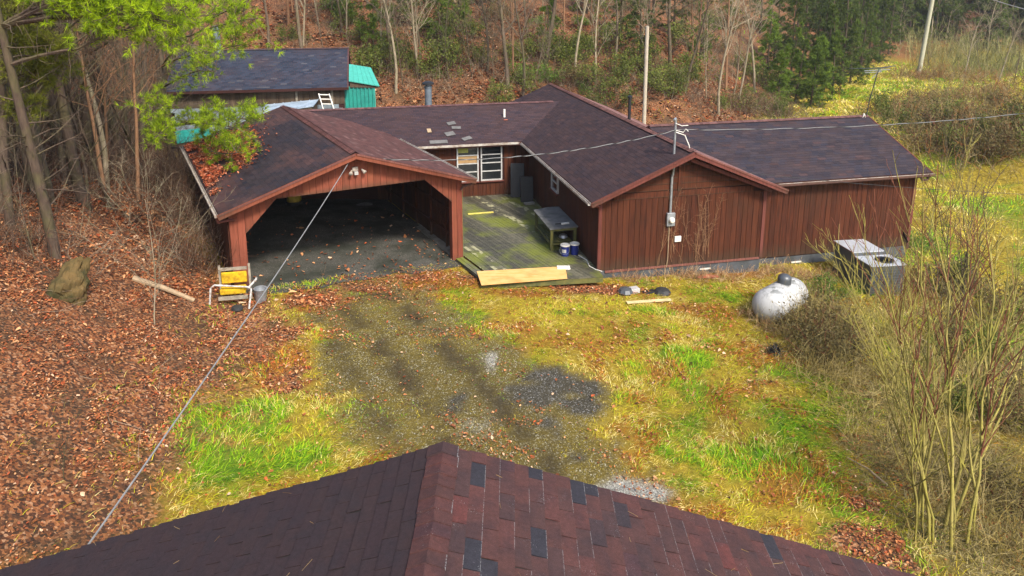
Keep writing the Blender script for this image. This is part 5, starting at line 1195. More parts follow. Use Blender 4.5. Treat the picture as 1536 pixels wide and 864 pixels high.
# dead-grey thin sapling left of the chair with arching twigs
a, b, _ = bare_tree(411, 3.8, .022, .16, 16, 4, 3, .04, (.45, .85), (18, 42), .004)
place('sapling', (('trunk', a.mesh('trunk', M['barktan'], True)), ('branches', b.mesh('branches', M['barktan']))), at(232, 490), 1.0, .9, 'thin grey forked sapling on the leaf covered slope left of the carport', 'sapling', None)
place('sapling', (('trunk', a.mesh('trunk', M['bark'], True)), ('branches', b.mesh('branches', M['bark']))), at(52, 392), 4.0, .8, 'small bare sapling beside the rock on the far left bank', 'sapling', None)
place('sapling', (('trunk', a.mesh('trunk', M['barkdark'], True)), ('branches', b.mesh('branches', M['barkdark']))), at(95, 720), 2.0, .35, 'tiny dark bare seedling in the leaves at lower left', 'sapling', None)

# ------------------------------------------------------------------ pines whose bright boughs reach into the view
def limb(a, c, S, E, r0, clumps, r, n=7):
    pass
def bough_pine(name, base, h, r0, boughs, needle, label, seed, bark='bark', nl=13, L=.20):
    r = np.random.default_rng(seed); o = empty(name, base, 0, label, 'tree'); B0 = np.array(base)
    tr = paths(np.zeros((1, 3)) - [0, 0, .4], np.array([[0, 0, 1.]]), np.array([h + .4]), 12, .02, .03, r); a = NP(); a.q(*tubes(tr, np.array([r0]), np.array([r0 * .3]), 9)); link('trunk', a.mesh('trunk', M[bark], True), o)
    b = NP(); c = NP()
    for (tgt, rad, nt) in boughs:
        E_ = np.array(tgt) - B0; z0 = np.clip(E_[2] - .15 * np.hypot(E_[0], E_[1]), 1.5, h - .5); k = int(np.argmin(np.abs(tr[0][:, 2] - z0))); S = tr[0][k]
        K = 9; t = np.linspace(0, 1.08, K)[:, None]; wob = np.cumsum(r.normal(0, .05, (K, 3)), 0) * t * (1.08 - t) * 3
        P = (S * (1 - t) + E_ * t + wob + np.array([0, 0, 1]) * (t * (1 - t)) * .5)[None]; b.q(*tubes(P, np.array([.055]), np.array([.012]), 5))
        S2, D2, _, _, _ = spawn(P, 22, .45, 1, r, (.1, .2), (35, 70), .1); P2 = paths(S2, D2, rad * r.uniform(.7, 1.5, 22), 4, .12, .03, r); b.q(*tubes(P2, np.full(22, .014), np.full(22, .006), 3))
        S3, D3, _, _, _ = spawn(P2, 5, .2, 1, r, (.2, .3), (30, 60), .15); P3 = paths(S3, D3, rad * r.uniform(.25, .6, len(S3)), 3, .12, .05, r); b.q(*tubes(P3, np.full(len(P3), .007), np.full(len(P3), .004), 3))
        S4, D4, _, _, _ = spawn(P3, max(2, int(nt / 95)), .25, 1, r, (.2, .3), (10, 40), .15); V, T, C = needles(S4, D4, nl, L, .0075, r, .62); c.t(V, T, C)
        # dead twigs nearer the trunk
        S2, D2, _, _, _ = spawn(P, 12, .1, .7, r, (.1, .2), (40, 80), .05); P2 = paths(S2, D2, r.uniform(.4, 1.2, 12), 4, .15, .02, r); b.q(*tubes(P2, np.full(12, .010), np.full(12, .004), 3))
    S2, D2, L2, _, _ = spawn(tr, 26, .15, .8, r, (.08, .2), (60, 95), .0); P2 = paths(S2, D2, L2, 5, .12, .03, r); b.q(*tubes(P2, np.full(26, .022), np.full(26, .006), 4))
    S3, D3, L3, _, _ = spawn(P2, 5, .2, 1, r, (.25, .5), (35, 70), .05); P3 = paths(S3, D3, L3, 3, .15, .03, r); b.q(*tubes(P3, np.full(len(P3), .007), np.full(len(P3), .003), 3))
    link('branches', b.mesh('branches', M[bark]), o); link('needles', c.mesh('needles', M[needle]), o); return o
pb = at(263, 268)
def bq_(lst): return [(tuple(gy(u, v, Y)), rad, nt) for (u, v, Y, rad, nt) in lst]
bough_pine('pine_tree', pb, 11, .17, bq_([(345, 190, 24.3, .75, 300), (392, 176, 24.6, .55, 220), (350, 226, 23.8, .65, 300), (318, 178, 24.0, .4, 160), (315, 108, 24.5, .75, 260), (285, 70, 24.4, .8, 260), (350, 68, 24.6, .6, 160), (372, 30, 25.0, .8, 300), (360, 5, 25, .8, 240), (225, 165, 23.5, .6, 180), (238, 200, 23.4, .5, 160)]), 'pine', 'grey trunked pine beside the carport with bright boughs over its roof', 61)
pb2 = at(85, 390)
bough_pine('pine_tree', pb2, 11, .15, bq_([(150, 12, 17.5, .7, 280), (200, 22, 17.2, .7, 320), (215, 35, 17.0, .5, 240), (260, 10, 17.4, .7, 300), (290, 22, 17.6, .6, 260), (110, 5, 17.6, .5, 200), (235, 30, 17.0, .5, 240)]), 'pine', 'near pine on the left bank whose lit green boughs cross the top edge', 62, 'barkdark')
pb3 = at(15, 340)
bough_pine('pine_tree', pb3, 10, .13, bq_([(60, 75, 19.5, .5, 240), (88, 92, 19.3, .55, 300), (75, 108, 19.4, .4, 200), (25, 85, 19, .6, 160), (20, 20, 18.6, .6, 160), (40, 160, 19, .4, 100)]), 'pineolive', 'olive green pine at the left edge with a single bushy bough', 63, 'barkdark')
# long bare limb reaching across the left wood
# ------------------------------------------------------------------ shrubs
for (u, v, k_, s, lab) in ((1345, 200, 0, 1.2, 0), (1370, 190, 2, 1.3, 0), (1400, 195, 0, 1.3, 0), (1430, 205, 2, 1.3, 0), (1465, 215, 0, 1.3, 0), (1500, 222, 2, 1.3, 0), (1530, 215, 0, 1.3, 0), (1390, 225, 2, 1.1, 0), (1425, 232, 0, 1.0, 0), (1460, 238, 2, 1.1, 0), (1495, 240, 2, 1, 0), (1355, 170, 2, 1.2, 0), (1335, 178, 0, 1.1, 0), (1385, 160, 2, 1.0, 0), (1420, 175, 0, 1.0, 0), (1460, 190, 2, 1.0, 0), (1500, 195, 0, 1.1, 0), (1530, 185, 2, 1.1, 0), (1490, 160, 2, 1, 0)):
    p = at(u, v); place('bush', BU_[k_], p, rl.uniform(0, 6.28), s * rl.uniform(.8, 1.2), 'scrubby green brown bush on the mounded bank right of the lane', 'bush', 'bushes on the bank right of the lane')
for (u, v, k_, s) in ((680, 100, 3, 1.2), (655, 125, 0, 1.1), (600, 95, 3, 1.2), (570, 110, 3, 1.0), (790, 120, 1, 1.3), (800, 90, 0, 1.2), (880, 140, 1, 1.0), (925, 125, 3, 1.2), (960, 110, 3, 1.3), (1020, 120, 3, 1.2), (985, 140, 0, 1.2), (700, 60, 3, 1.2), (850, 90, 0, 1.3), (540, 60, 0, 1.3), (1050, 130, 0, 1.2), (1110, 165, 2, 1.2), (1150, 170, 2, 1.1), (1180, 178, 0, 1), (730, 100, 0, 1), (1000, 80, 3, 1.4), (900, 80, 3, 1.3)):
    p = at(u, v)
    if clear(p.x, p.y, .5): place('bush', BU_[k_], p, rl.uniform(0, 6.28), s, 'evergreen undergrowth bush on the leafy hillside behind the house', 'bush', 'undergrowth bushes behind the house')
us = np.random.default_rng(19); cnt = 0
while cnt < 48:
    u, v = us.uniform(430, 1190), us.uniform(5, 175); p = at(u, v)
    if not clear(p.x, p.y, .6) or p.y < 43: continue
    place('bush', BU_[int(us.choice([0, 3, 2, 1, 0]))], p, us.uniform(0, 6.28), us.uniform(.7, 1.35), 'evergreen undergrowth bush on the leafy hillside behind the house', 'bush', 'undergrowth bushes behind the house'); cnt += 1
place('bush', BU_[1], at(1225, 452), 1.0, .72, 'low bright green bush between the white tank and the air conditioner', 'bush', None)
place('bush', BU_[1], at(1255, 446), 2.6, .62, 'small green bush against the dark side of the air conditioner', 'bush', None)
place('bush', BU_[1], at(1372, 372), 3.0, .9, 'round green bush behind the satellite dish', 'bush', None)
place('bush', BU_[2], at(1218, 486), .4, .85, 'dry brown bush hiding the right side of the white tank', 'bush', None)
place('bush', BU_[2], at(1218, 522), .4, .8, 'brown tangled bush over the back of the white tank', 'bush', None)
place('bush', BU_[2], at(1196, 497), 5.2, .5, 'small brown weedy bush right against the front of the white tank', 'bush', None)
place('bush', BU_[2], at(1250, 545), 2.4, .85, 'brown twiggy bush below and right of the white tank', 'bush', None)
place('bush', BU_[2], at(1400, 445), 1.2, 1.0, 'brown bush right of the air conditioner', 'bush', None)
for (u, v, k_, s, lab) in ((1460, 450, 0, 1.1, 'leafy green bush farthest back in the right thicket, at the edge of the field'), (1510, 480, 2, 1.1, 'dry brown bush at the field edge against the right side of the view'), (1490, 560, 0, 1.0, 'leafy green bush behind the bare dark twigged shrub at the right'), (1440, 520, 2, .9, 'dry brown bush between the dark upright shrub and the red shooted shrub'), (1528, 640, 2, .9, 'dry brown bush cut by the right edge level with the shrub bases'), (1520, 760, 2, .8, 'dry brown bush behind the green stemmed shrub that leans right'), (1480, 640, 0, .8, 'leafy green bush at the foot of the bare dark twigged shrub')):
    place('bush', BU_[k_], at(u, v), rl.uniform(0, 6), s * .8, lab, 'bush', 'thicket bushes at the right edge')
# ------------------------------------------------------------------ green stemmed shrubs, lower right
def stemmed(base, stems, label, seed, mat='barkmoss', mat2='barkred'):
    r = np.random.default_rng(seed); o = empty('stem_shrub', base, 0, label, 'shrub'); B0 = np.array(base)
    for (tip, r0) in stems:
        r0 *= .88
        E_ = np.array(tip) - B0; K = 10; t = np.linspace(0, 1, K)[:, None]; sp_ = r.normal(0, .26, 3) * [1, 1, 0]; out = np.array([E_[0], E_[1], 0]) * .35
        P = (sp_ * (1 - t) + E_ * t + out * (t * (1 - t)) * 1.6 * -1 + np.cumsum(r.normal(0, .085, (K, 3)) * [1, 1, .3], 0) * np.sqrt(t))[None]; P[0, 0, 2] -= .15
        a = NP(); a.q(*tubes(P, np.array([r0]), np.array([r0 * .25]), 7)); st = link('stem', a.mesh('stem', M[mat], True), o)
        b = NP(); n = 10; S, D, L, i, tt = spawn(P, n, .25, .98, r, (.18, .5), (18, 50), .35); P2 = paths(S, D, L, 5, .06, .06, r); b.q(*tubes(P2, r0 * (1.05 - tt) * .55 + .004, np.full(n, .004), 5))
        S, D, L, i, tt = spawn(P2, 4, .15, .95, r, (.2, .6), (20, 55), .15); P3 = paths(S, D, L, 4, .08, .05, r); b.q(*tubes(P3, np.full(len(P3), .006), np.full(len(P3), .003), 3))
        link('twigs', b.mesh('twigs', M[mat2 if r.uniform() < .22 else mat]), st)
    return o
def tips(lst): return [(tuple(gy(u, v, Y)), r0) for (u, v, Y, r0) in lst]
sb = at(1382, 812); y0 = sb.y
stemmed(sb, tips([(1270, 420, y0 + .6, .034), (1300, 360, y0 + .2, .036), (1255, 470, y0 - .4, .028), (1325, 420, y0 + .8, .034), (1362, 330, y0 + .1, .040), (1350, 450, y0 - .6, .03), (1400, 300, y0 + .4, .042), (1392, 430, y0 + 1.0, .03), (1425, 380, y0 - .3, .032), (1290, 520, y0 - 1., .026)]), 'tall clump of yellow green stems rising beside the near roof, lower right', 71)
sb = at(1435, 800); y0 = sb.y
stemmed(sb, tips([(1520, 420, y0 + .2, .045), (1500, 520, y0 - .4, .03), (1560, 520, y0 + .6, .04), (1475, 330, y0 + 1.0, .035)]), 'green stemmed shrub leaning right at the lower right edge', 72)
sb = at(1480, 640); y0 = sb.y
stemmed(sb, tips([(1440, 270, y0 + .3, .035), (1470, 250, y0 + .5, .03), (1500, 300, y0, .03), (1530, 330, y0 + .5, .03), (1415, 330, y0 - .2, .028), (1550, 400, y0, .03)]), 'bare dark twigged shrub standing against the bright grass at the right', 73, 'barkmoss', 'barkdark')
sb = at(1345, 600); y0 = sb.y
stemmed(sb, tips([(1240, 380, y0 + .3, .024), (1290, 350, y0, .022), (1330, 330, y0 + .4, .024), (1375, 340, y0 + .2, .022), (1270, 400, y0 - .3, .02)]), 'red shooted shrub in front of the air conditioner', 74, 'barkmoss', 'barkred')
sb = at(1440, 500); y0 = sb.y
stemmed(sb, tips([(1400, 270, y0, .028), (1425, 255, y0 + .5, .026), (1455, 280, y0, .028), (1480, 300, y0 + .4, .022), (1375, 320, y0 - .3, .022)]), 'dark upright shrub right of the air conditioner against the field', 75, 'barkdark', 'barkdark')
# charred clump under the tank
rw = np.random.default_rng(15); S = rw.normal(0, .07, (90, 3)) * [1, 1, 0]; P = paths(S, rw.normal(0, .6, (90, 3)) + [0, 0, .8], rw.uniform(.2, .42, 90), 4, .35, -.15, rw); a = NP(); a.q(*tubes(P, np.full(90, .018), np.full(90, .008), 3))
o = link('dead_clump', a.mesh('dead_clump', M['black'])); o.location = at(1160, 531); tag(o, 'blackened clump of dead stalks in the grass below the white tank', 'dead plant')
# vines on the gable wall
vr = np.random.default_rng(9); n = 26; sx0 = vr.uniform(2.6, 4.6, n); S = np.stack([sx0, np.full(n, .462), vr.uniform(-.2, .4, n)], 1); P = paths(S, np.stack([vr.normal(0, .25, n), np.zeros(n), np.ones(n)], 1), vr.uniform(.8, 3.0, n), 10, .16, .1, vr); P[..., 1] = .462 + vr.normal(0, .006, P.shape[:2]); P[..., 2] = np.minimum(P[..., 2], 3.3)
a = NP(); a.q(*tubes(P, np.full(n, .008), np.full(n, .004), 3)); S, D, L, _, _ = spawn(P, 7, .2, 1, vr, (.08, .22), (30, 80), 0); P2 = paths(S, D * [1, .05, 1], L, 4, .2, 0, vr); P2[..., 1] = np.clip(P2[..., 1], .43, .47); a.q(*tubes(P2, np.full(len(P2), .005), np.full(len(P2), .003), 3))
o = link('dead_vine', a.mesh('dead_vine', M['barkorange']), None); o.location = (HO[0], HO[1], 0); o.rotation_euler = (0, 0, tA); tag(o, 'dry brown vine climbing the gable wall around the meter', 'vine')

# ================================================================== ground cover, nobody could count it
def px_filter(x, y, z, m=30):
    u, v, d = vis_px(x, y, z); return (u > -m) & (u < 1536 + m) & (v > -m) & (v < 864 + m)
def inside_any(x, y):
    p0 = (x - HO[0]) * math.cos(tA) + (y - HO[1]) * math.sin(tA); p1 = -(x - HO[0]) * math.sin(tA) + (y - HO[1]) * math.cos(tA)
    c0 = (x - CO[0]) * math.cos(TC) + (y - CO[1]) * math.sin(TC); c1 = -(x - CO[0]) * math.sin(TC) + (y - CO[1]) * math.cos(TC)
    r_ = ((p0 > .4) & (p0 < 6.7) & (p1 > .45) & (p1 < 17)) | ((p0 > 6.6) & (p0 < 13.5) & (p1 > 1.1) & (p1 < 8)) | ((p0 > -10.7) & (p0 < 1) & (p1 > 10) & (p1 < 17)) | ((c0 > .25) & (c0 < 8.05) & (c1 > .35) & (c1 < 10.3))
    dk_ = (p0 < .5) & (p1 < 10.2) & (c0 > 7.7) & (y > FLp[1] + (x - FLp[0]) * .147)
    return r_ | dk_
def scatter(n, x0, x1, y0, y1, r, dens=None):
    x = r.uniform(x0, x1, n); y = r.uniform(y0, y1, n); z = height(x, y); ok = px_filter(x, y, z) & ~inside_any(x, y); return x[ok], y[ok], z[ok]
def leaf_mesh(x, y, z, size, r, up=.35, slope_n=None):
    N = len(x); yaw = r.uniform(0, 6.28, N); a = np.stack([np.cos(yaw), np.sin(yaw), r.normal(0, up, N)], 1); a = nrm(a); b = np.stack([-np.sin(yaw), np.cos(yaw), r.normal(0, up, N)], 1); b = nrm(b)
    s = (size * r.choice([.6, .8, 1., 1.25, 1.7], N, p=[.25, .3, .25, .14, .06]) * r.uniform(.85, 1.15, N))[:, None]; C = np.stack([x, y, z + .015 + r.uniform(0, .05, N)], 1)
    cu = np.array([0, 0, 1.]) * s * r.uniform(-.15, .75, (N, 1)); tp = np.array([0, 0, 1.]) * s * r.uniform(-.1, .6, (N, 1)); wl, wr = r.uniform(.35, .75, (N, 1)), r.uniform(.35, .75, (N, 1)); sk = r.uniform(-.25, .25, (N, 1))
    V = np.stack([C - a * s, C - a * s * .45 + b * s * wl + cu, C + a * s * (.35 + sk) + b * s * wl * .8 + cu * .8, C + a * s + tp, C + a * s * (.35 - sk) - b * s * wr * .8 + cu * .8, C - a * s * .45 - b * s * wr + cu], 1).reshape(-1, 3); k6 = np.arange(N)[:, None] * 6
    return V, np.concatenate([k6 + [0, 3, 2, 1], k6 + [0, 5, 4, 3]])
LC = np.array([(.26, .082, .030), (.36, .145, .055), (.15, .05, .022), (.46, .24, .11), (.075, .033, .018), (.52, .34, .21), (.34, .075, .025)]); LP = [.24, .2, .2, .12, .12, .05, .07]
def leaf_cols(N, r): return LC[r.choice(len(LC), N, p=LP)] * r.uniform(.85, 1.5, (N, 1))
# leaf litter --------------------------------------------------------------------
r = np.random.default_rng(51); A = NP()
for (n, x0, x1, y0, y1, size) in ((400000, -22, 10, 5, 24, .037), (70000, -30, -6, 20, 45, .08), (150000, -22, 26, 40, 66, .10)):
    x, y, z = scatter(n, x0, x1, y0, y1, r); zz = zones(x, y); pr = zz['leaf'] * (.08 + .92 * sst(.38, .58, zz['n2'])) * (.12 + .88 * sst(.36, .58, zz['n1'])); pr = np.maximum(pr, .03 * (zz['grav'] < .5)); pr = np.maximum(pr, .22 * zz['orange']); pr = np.maximum(pr, .012)
    ok = r.uniform(0, 1, len(x)) < pr * (1 - .75 * zz['lane']); x, y, z = x[ok], y[ok], z[ok]
    V, T = leaf_mesh(x, y, z, size * np.clip(.62 + .03 * (y - 6), .62, 1), r); c = leaf_cols(len(x), r) * (1 - .25 * zz['far'][ok] * (y > 30))[:, None]; A.q(V, T, np.concatenate([c, c * .85]))
tag(link('leaf_litter', A.mesh('leaf_litter', M['leaf'])), 'fallen brown and orange leaves over the bank and yard', kind='stuff')
# leaves in the carport and on its roof
A = NP(); n = 260; a_ = r.uniform(.5, 7.7, n); b_ = np.abs(r.normal(0, 3.2, n)) + .2; ok = b_ < 9.8; a_, b_ = a_[ok], b_[ok]; x = CO[0] + a_ * math.cos(TC) - b_ * math.sin(TC); y = CO[1] + a_ * math.sin(TC) + b_ * math.cos(TC)
V, T = leaf_mesh(x, y, height(x, y) + .02, .06, r); c = leaf_cols(len(x), r); A.q(V, T, np.concatenate([c, c * .85]))
tag(link('carport_leaves', A.mesh('carport_leaves', M['leaf'])), 'few dry leaves blown over the carport floor', kind='stuff')
A = NP(); n = 42000; a_ = np.abs(r.normal(0, 1.3, n)); b_ = r.uniform(2.0, 10.2, n); w_ = np.exp(-((b_ - 7.9) / 1.9) ** 2) * np.exp(-(a_ / 1.7) ** 2) + .75 * np.exp(-((b_ - 5.3) / 1.0) ** 2) * np.exp(-((a_ - 1.1) / .7) ** 2) + .35 * np.exp(-(a_ / .25) ** 2)
w_ = w_ * sst(.25, .5, fbm(a_ * 1.1, b_ * 1.1, 71)) * 1.2; ok = (r.uniform(0, 1, n) < w_) & (a_ > .05) & (a_ < 3.9); a_, b_ = a_[ok], b_[ok]
x = CO[0] + a_ * math.cos(TC) - b_ * math.sin(TC); y = CO[1] + a_ * math.sin(TC) + b_ * math.cos(TC); z = CZ + (CR - CZ) / CWD * a_ + .02
V, T = leaf_mesh(x, y, z, .048, r); c = LC[r.choice(len(LC), len(x), p=LP)] * [1.1, .8, .85]; A.q(V, T, np.concatenate([c, c * .85]))
tag(link('roof_leaves', A.mesh('roof_leaves', M['leaf'])), 'drift of reddish leaves on the back left of the carport roof', kind='stuff')
# grass --------------------------------------------------------------------------
def blades(x, y, z, L, wd, lean, col, r, flow):
    N = len(x); az = flow + r.normal(0, .9, N); ll = np.clip(lean + r.normal(0, .22, N), .05, 1.5); d = np.stack([np.cos(az) * np.sin(ll), np.sin(az) * np.sin(ll), np.cos(ll)], 1); d2 = nrm(d + np.stack([np.cos(az), np.sin(az), np.full(N, -.8)], 1) * .55)
    sd = np.stack([-np.sin(az), np.cos(az), r.normal(0, .4, N)], 1); sd = nrm(sd) * (wd * r.uniform(.6, 1.3, N))[:, None]; B = np.stack([x, y, z - .01], 1); m_ = B + d * (L * .55)[:, None]; t = m_ + d2 * (L * .5)[:, None]
    V = np.stack([B - sd, B + sd, m_ + sd * .7, m_ - sd * .7, t], 1).reshape(-1, 3); k5 = np.arange(N)[:, None] * 5
    return V, k5 + [0, 1, 2, 3], k5 + [3, 2, 4]
STR = np.array([(.54, .40, .06), (.44, .33, .03), (.62, .49, .12), (.36, .28, .02)]); GRN = np.array([(.16, .36, .008), (.26, .46, .012), (.10, .25, .006), (.38, .52, .02)]); ORG = np.array([(.50, .19, .02), (.38, .12, .015), (.58, .30, .045), (.26, .10, .02)]); DRY = np.array([(.30, .24, .10), (.21, .17, .06), (.40, .33, .17), (.16, .14, .035)])
YG = np.array([(.46, .46, .012), (.54, .47, .02), (.38, .42, .01), (.58, .48, .035)])
def grass_cols(zz, N, r):
    c = np.where((r.uniform(0, 1, N) < .42 + .5 * (zz['n1'] - .5))[:, None], YG[r.integers(0, 4, N)], STR[r.integers(0, 4, N)])
    def sel(w_, tab): 
        m_ = r.uniform(0, 1, N) < w_; c[m_] = tab[r.integers(0, 4, m_.sum())]
    pst = np.array([(.68, .55, .17), (.60, .47, .12), (.74, .62, .26), (.54, .43, .09)]); sel(sst(.44, .62, fbm(zz['x'] * 1.2, zz['y'] * 1.2, 67)) * .8, pst); sel(zz['grav'] * .9, np.array([(.26, .20, .025), (.33, .26, .03), (.18, .13, .02), (.38, .31, .05)]))
    sel(zz['green'] * .85, GRN); sel(zz['orange'] * .75, ORG); sel(zz['dry'] * .8, DRY); return c * r.uniform(.75, 1.15, (N, 1))
r = np.random.default_rng(52); A = NP()
for (n, x0, x1, y0, y1, L0, wd, k_) in ((380000, -9, 13, 5.5, 27, .135, .0062, 1), (90000, 8, 40, 16, 60, .26, .016, 1), (50000, 20, 55, 50, 100, .40, .04, 1)):
    x, y, z = scatter(n, x0, x1, y0, y1, r); zz = zones(x, y); zz['x'] = x; zz['y'] = y; dens = (1 - zz['leaf'] * .93) * (1 - zz['grav'] * np.clip(.66 + .34 * np.maximum(np.maximum(zz['wet'], zz['pale']), zz['track']), 0, 1)) * (.25 + .75 * sst(.36, .56, zz['n2'])); ok = r.uniform(0, 1, len(x)) < dens
    x, y, z = x[ok], y[ok], z[ok]; zz = {q: v[ok] for q, v in zz.items()}; N = len(x); flow = fbm(x * .25, y * .25, 91) * 14; L = L0 * (1 - .55 * zz['grav']) * r.uniform(.5, 1.5, N) * (1 + .5 * zz['green'] + .9 * zz['dry']); lean = 1.12 - .25 * zz['green']
    V, Q, T = blades(x, y, z, L, wd, lean, None, r, flow); c = grass_cols(zz, N, r); A.q(V, Q, c); A.T.append(T + A.n - len(V)); A.ct.append(c)
tag(link('grass', A.mesh('grass', M['grass'])), 'matted yellow and green winter grass over the yard and lane', kind='stuff')
# dry stalks and twig tangles -------------------------------------------------------
def tangle(name, n, regs, L, rad, cols, seed, label, up=.5, curl=.18, sides=3, kids=4):
    r = np.random.default_rng(seed); A = NP()
    for (u, v, rx, ry, w_) in regs:
        p = at(u, v); m_ = int(n * w_); x = p.x + r.normal(0, rx * .6, m_); y = p.y + r.normal(0, ry * .6, m_); z = height(x, y)
        ok = ~inside_any(x, y); x, y, z = x[ok], y[ok], z[ok]; m_ = len(x)
        if not m_: continue
        D = np.stack([r.normal(0, .6, m_), r.normal(0, .6, m_), np.full(m_, up)], 1); P = paths(np.stack([x, y, z - .05], 1), D, L * r.uniform(.4, 1.2, m_), 5, curl, -.03, r)
        c = np.array(cols)[r.integers(0, len(cols), m_)] * r.uniform(.7, 1.2, (m_, 1)); V, Q = tubes(P, np.full(m_, rad), np.full(m_, rad * .4), sides); A.q(V, Q, np.repeat(c, 5 * sides, 0))
        if kids:
            S, D, L2, i, t = spawn(P, kids, .2, .95, r, (.2, .5), (25, 70), .1); P2 = paths(S, D, L2, 3, curl, -.02, r); V, Q = tubes(P2, np.full(len(P2), rad * .6), np.full(len(P2), rad * .3), sides); A.q(V, Q, np.repeat(c[i], 3 * sides, 0))
    return tag(link(name, A.mesh(name, M['twig'])), label, kind='stuff')
TW = [(.075, .045, .028), (.12, .078, .05), (.045, .028, .02), (.19, .14, .095), (.10, .045, .025)]; TWY = [(.23, .175, .05), (.17, .135, .04), (.31, .245, .10), (.12, .09, .035)]; TWG = [(.19, .14, .085), (.14, .10, .06), (.28, .225, .15), (.13, .07, .04)]
tangle('dry_brush', 260, [(1212, 482, .7, .5, 1.6), (1215, 505, 1.1, .9, 1.2), (1245, 560, 1.2, 1.0, 1.0), (1300, 600, 1.6, 1.3, 1), (1390, 560, 2.2, 1.6, 1.2), (1460, 640, 2.2, 1.8, 1.2), (1500, 740, 1.8, 1.6, 1), (1440, 760, 1.6, 1.2, .9), (1480, 500, 3, 2.2, 1.2), (1400, 470, 2.5, 1.5, .9), (1300, 500, 1.6, 1.0, .8), (1510, 840, 1.3, .9, .7), (1340, 680, 1.0, 1.0, .5)], 1.2, .007, TWY, 81, 'olive and straw coloured dry brush along the right of the yard')
tangle('dry_weeds', 330, [(1000, 412, 1.2, .3, 1), (1090, 408, 1.4, .3, 1.2), (1170, 412, 1.2, .4, 1.2), (940, 418, .8, .25, .7), (1230, 420, 1., .4, .8), (1060, 418, 1.4, .35, 1), (1140, 480, .5, .3, .35), (1165, 497, .5, .25, .4)], .55, .006, [(.38, .22, .10), (.30, .16, .07), (.45, .33, .18), (.22, .12, .06)], 82, 'dry orange brown weeds along the foundation')
tangle('twig_tangle', 330, [(310, 330, 1.3, 1.8, 1.3), (270, 290, 1.8, 2.2, 1.3), (230, 260, 2.2, 2.2, 1.2), (180, 250, 2.4, 2.4, 1), (120, 260, 2.4, 2.2, .9), (60, 270, 2.4, 2.2, .9), (200, 200, 3.2, 3.2, 1.1), (110, 190, 3.5, 3.5, 1.1), (30, 190, 3.5, 3.5, 1), (250, 220, 2, 2.5, 1), (300, 400, .8, 1.0, .5), (20, 380, 1.6, 1.4, .5)], 2.2, .009, TW, 83, 'grey brown twig tangle between the trunks of the left wood', .9)
tangle('twig_tangle', 120, [(520, 90, 3, 3, 1), (600, 120, 3, 2.5, 1), (680, 130, 3, 2.5, 1), (760, 110, 3, 3, 1), (840, 120, 3, 2.5, 1), (920, 140, 3, 2.5, 1), (1000, 130, 3, 2.5, 1.2), (1060, 165, 2.6, 2, 1.3), (1120, 172, 2.6, 2, 1.3), (1170, 178, 2.2, 2, 1), (640, 50, 4, 4, 1), (780, 50, 4, 4, 1), (920, 60, 4, 4, 1), (1060, 70, 4, 4, 1), (1110, 110, 4, 4, 1), (560, 30, 4, 4, .8)], 2.0, .011, TWG + TW, 84, 'pale twig undergrowth on the hillside behind the house', .9)
tangle('bank_brush', 330, [(1360, 175, 3, 3, 1), (1420, 195, 3.5, 3, 1), (1480, 205, 4, 3, 1), (1530, 215, 4, 3, 1), (1430, 150, 4, 4, 1), (1500, 150, 5, 5, 1), (1470, 120, 6, 5, 1.4), (1390, 118, 3.5, 3, 1)], 2.0, .018, [(.17, .12, .045), (.12, .09, .035), (.24, .18, .09), (.22, .09, .03)], 85, 'dry brush covering the bank right of the lane', .9)
tangle('bank_brush', 110, [(1440, 100, 6, 5, 1.5), (1490, 105, 6, 5, 1.5), (1530, 110, 6, 5, 1.5), (1410, 85, 5, 5, 1)], 4.5, .03, [(.17, .16, .05), (.12, .12, .04), (.24, .22, .09)], 86, 'pale yellowish bare thicket at the foot of the far wood', 1.8, .08, 3, 3)

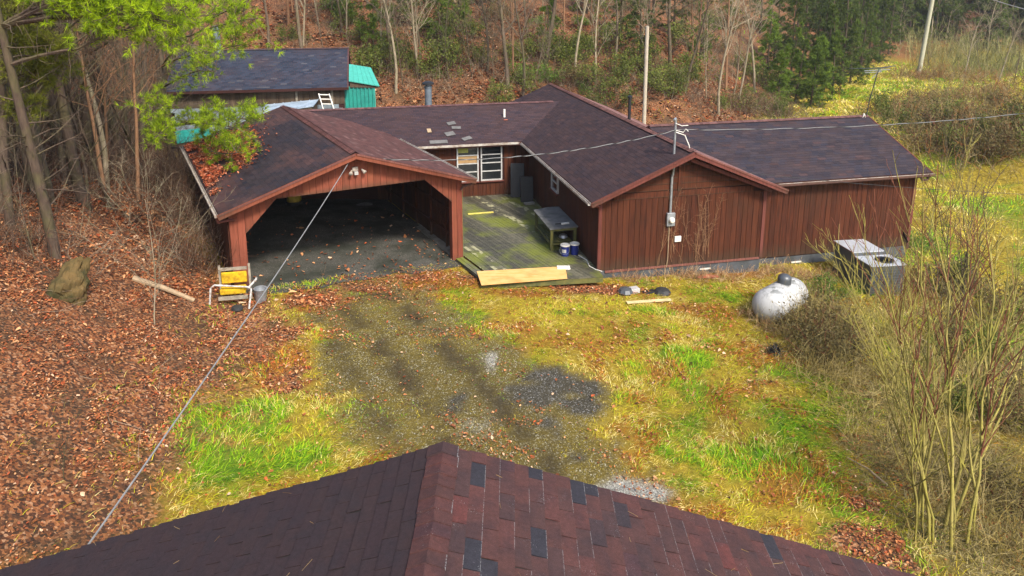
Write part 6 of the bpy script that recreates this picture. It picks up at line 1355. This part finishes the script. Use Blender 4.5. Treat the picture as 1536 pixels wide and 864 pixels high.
# twig litter on the leafy bank
r = np.random.default_rng(90); x, y, z = scatter(5200, -20, -2, 6, 26, r); zz = zones(x, y); ok = r.uniform(0, 1, len(x)) < zz['leaf'] * sst(.4, .6, zz['n1']); x, y, z = x[ok], y[ok], z[ok]
D = np.stack([r.normal(0, 1, len(x)), r.normal(0, 1, len(x)), r.normal(.08, .15, len(x))], 1); P = paths(np.stack([x, y, z + .05], 1), D, r.uniform(.2, 1.1, len(x)), 4, .15, 0, r); A = NP(); V, Q = tubes(P, np.full(len(x), .006), np.full(len(x), .003), 3); A.q(V, Q, np.repeat(np.array(TW)[r.integers(0, len(TW), len(x))], 12, 0))
tag(link('twig_litter', A.mesh('twig_litter', M['twig'])), 'fallen dead twigs lying among the leaves on the bank', kind='stuff')

# ================================================================== thin mist over the valley
HX0, HX1, HY0, HY1, HZ0, HZ1 = gx.min() - 2, gx.max() + 2, gyy.min() - 2, gyy.max() + 2, float(GZ.min()) - 1, float(GZ.max()) + 26
k = NT('haze_air'); k.t.nodes.remove(k.b); pv = k.n('VolumePrincipled'); pv.inputs['Density'].default_value = .0003; pv.inputs['Color'].default_value = (.93, .95, .97, 1); pv.inputs['Anisotropy'].default_value = .2; k.l(pv.outputs[0], k.out.inputs['Volume'])
hz = MB().box((HX0, HY0, HZ0), (HX1, HY1, HZ1)).build('haze', k.m); tag(hz, 'thin pale mist in the valley air', kind='stuff')

# needles and leaf scraps lying on the near roof
r = np.random.default_rng(95); n = 46; A = NP(); sx = r.uniform(-5, 5, n); sy = r.uniform(-2.2, .0, n); zz_ = NZ - NP * np.abs(sx) + .03 if False else NZ - .32 * np.abs(sx) + .022
P = paths(np.stack([NX + sx, NY + sy, zz_], 1), np.stack([r.normal(0, 1, n), r.normal(0, 1, n), np.zeros(n)], 1), r.uniform(.05, .14, n), 2, .1, 0, r); P[:, 1:, 2] = (NZ - .32 * np.abs(P[:, 1:, 0] - NX) + .024); V, Q = tubes(P, np.full(n, .0017), np.full(n, .0012), 3); A.q(V, Q, np.repeat(np.array([(.26, .16, .06), (.18, .10, .04), (.32, .22, .10)])[r.integers(0, 3, n)], 6, 0))
tag(link('roof_needles', A.mesh('roof_needles', M['twig'])), 'brown pine needles scattered on the near roof', kind='stuff')
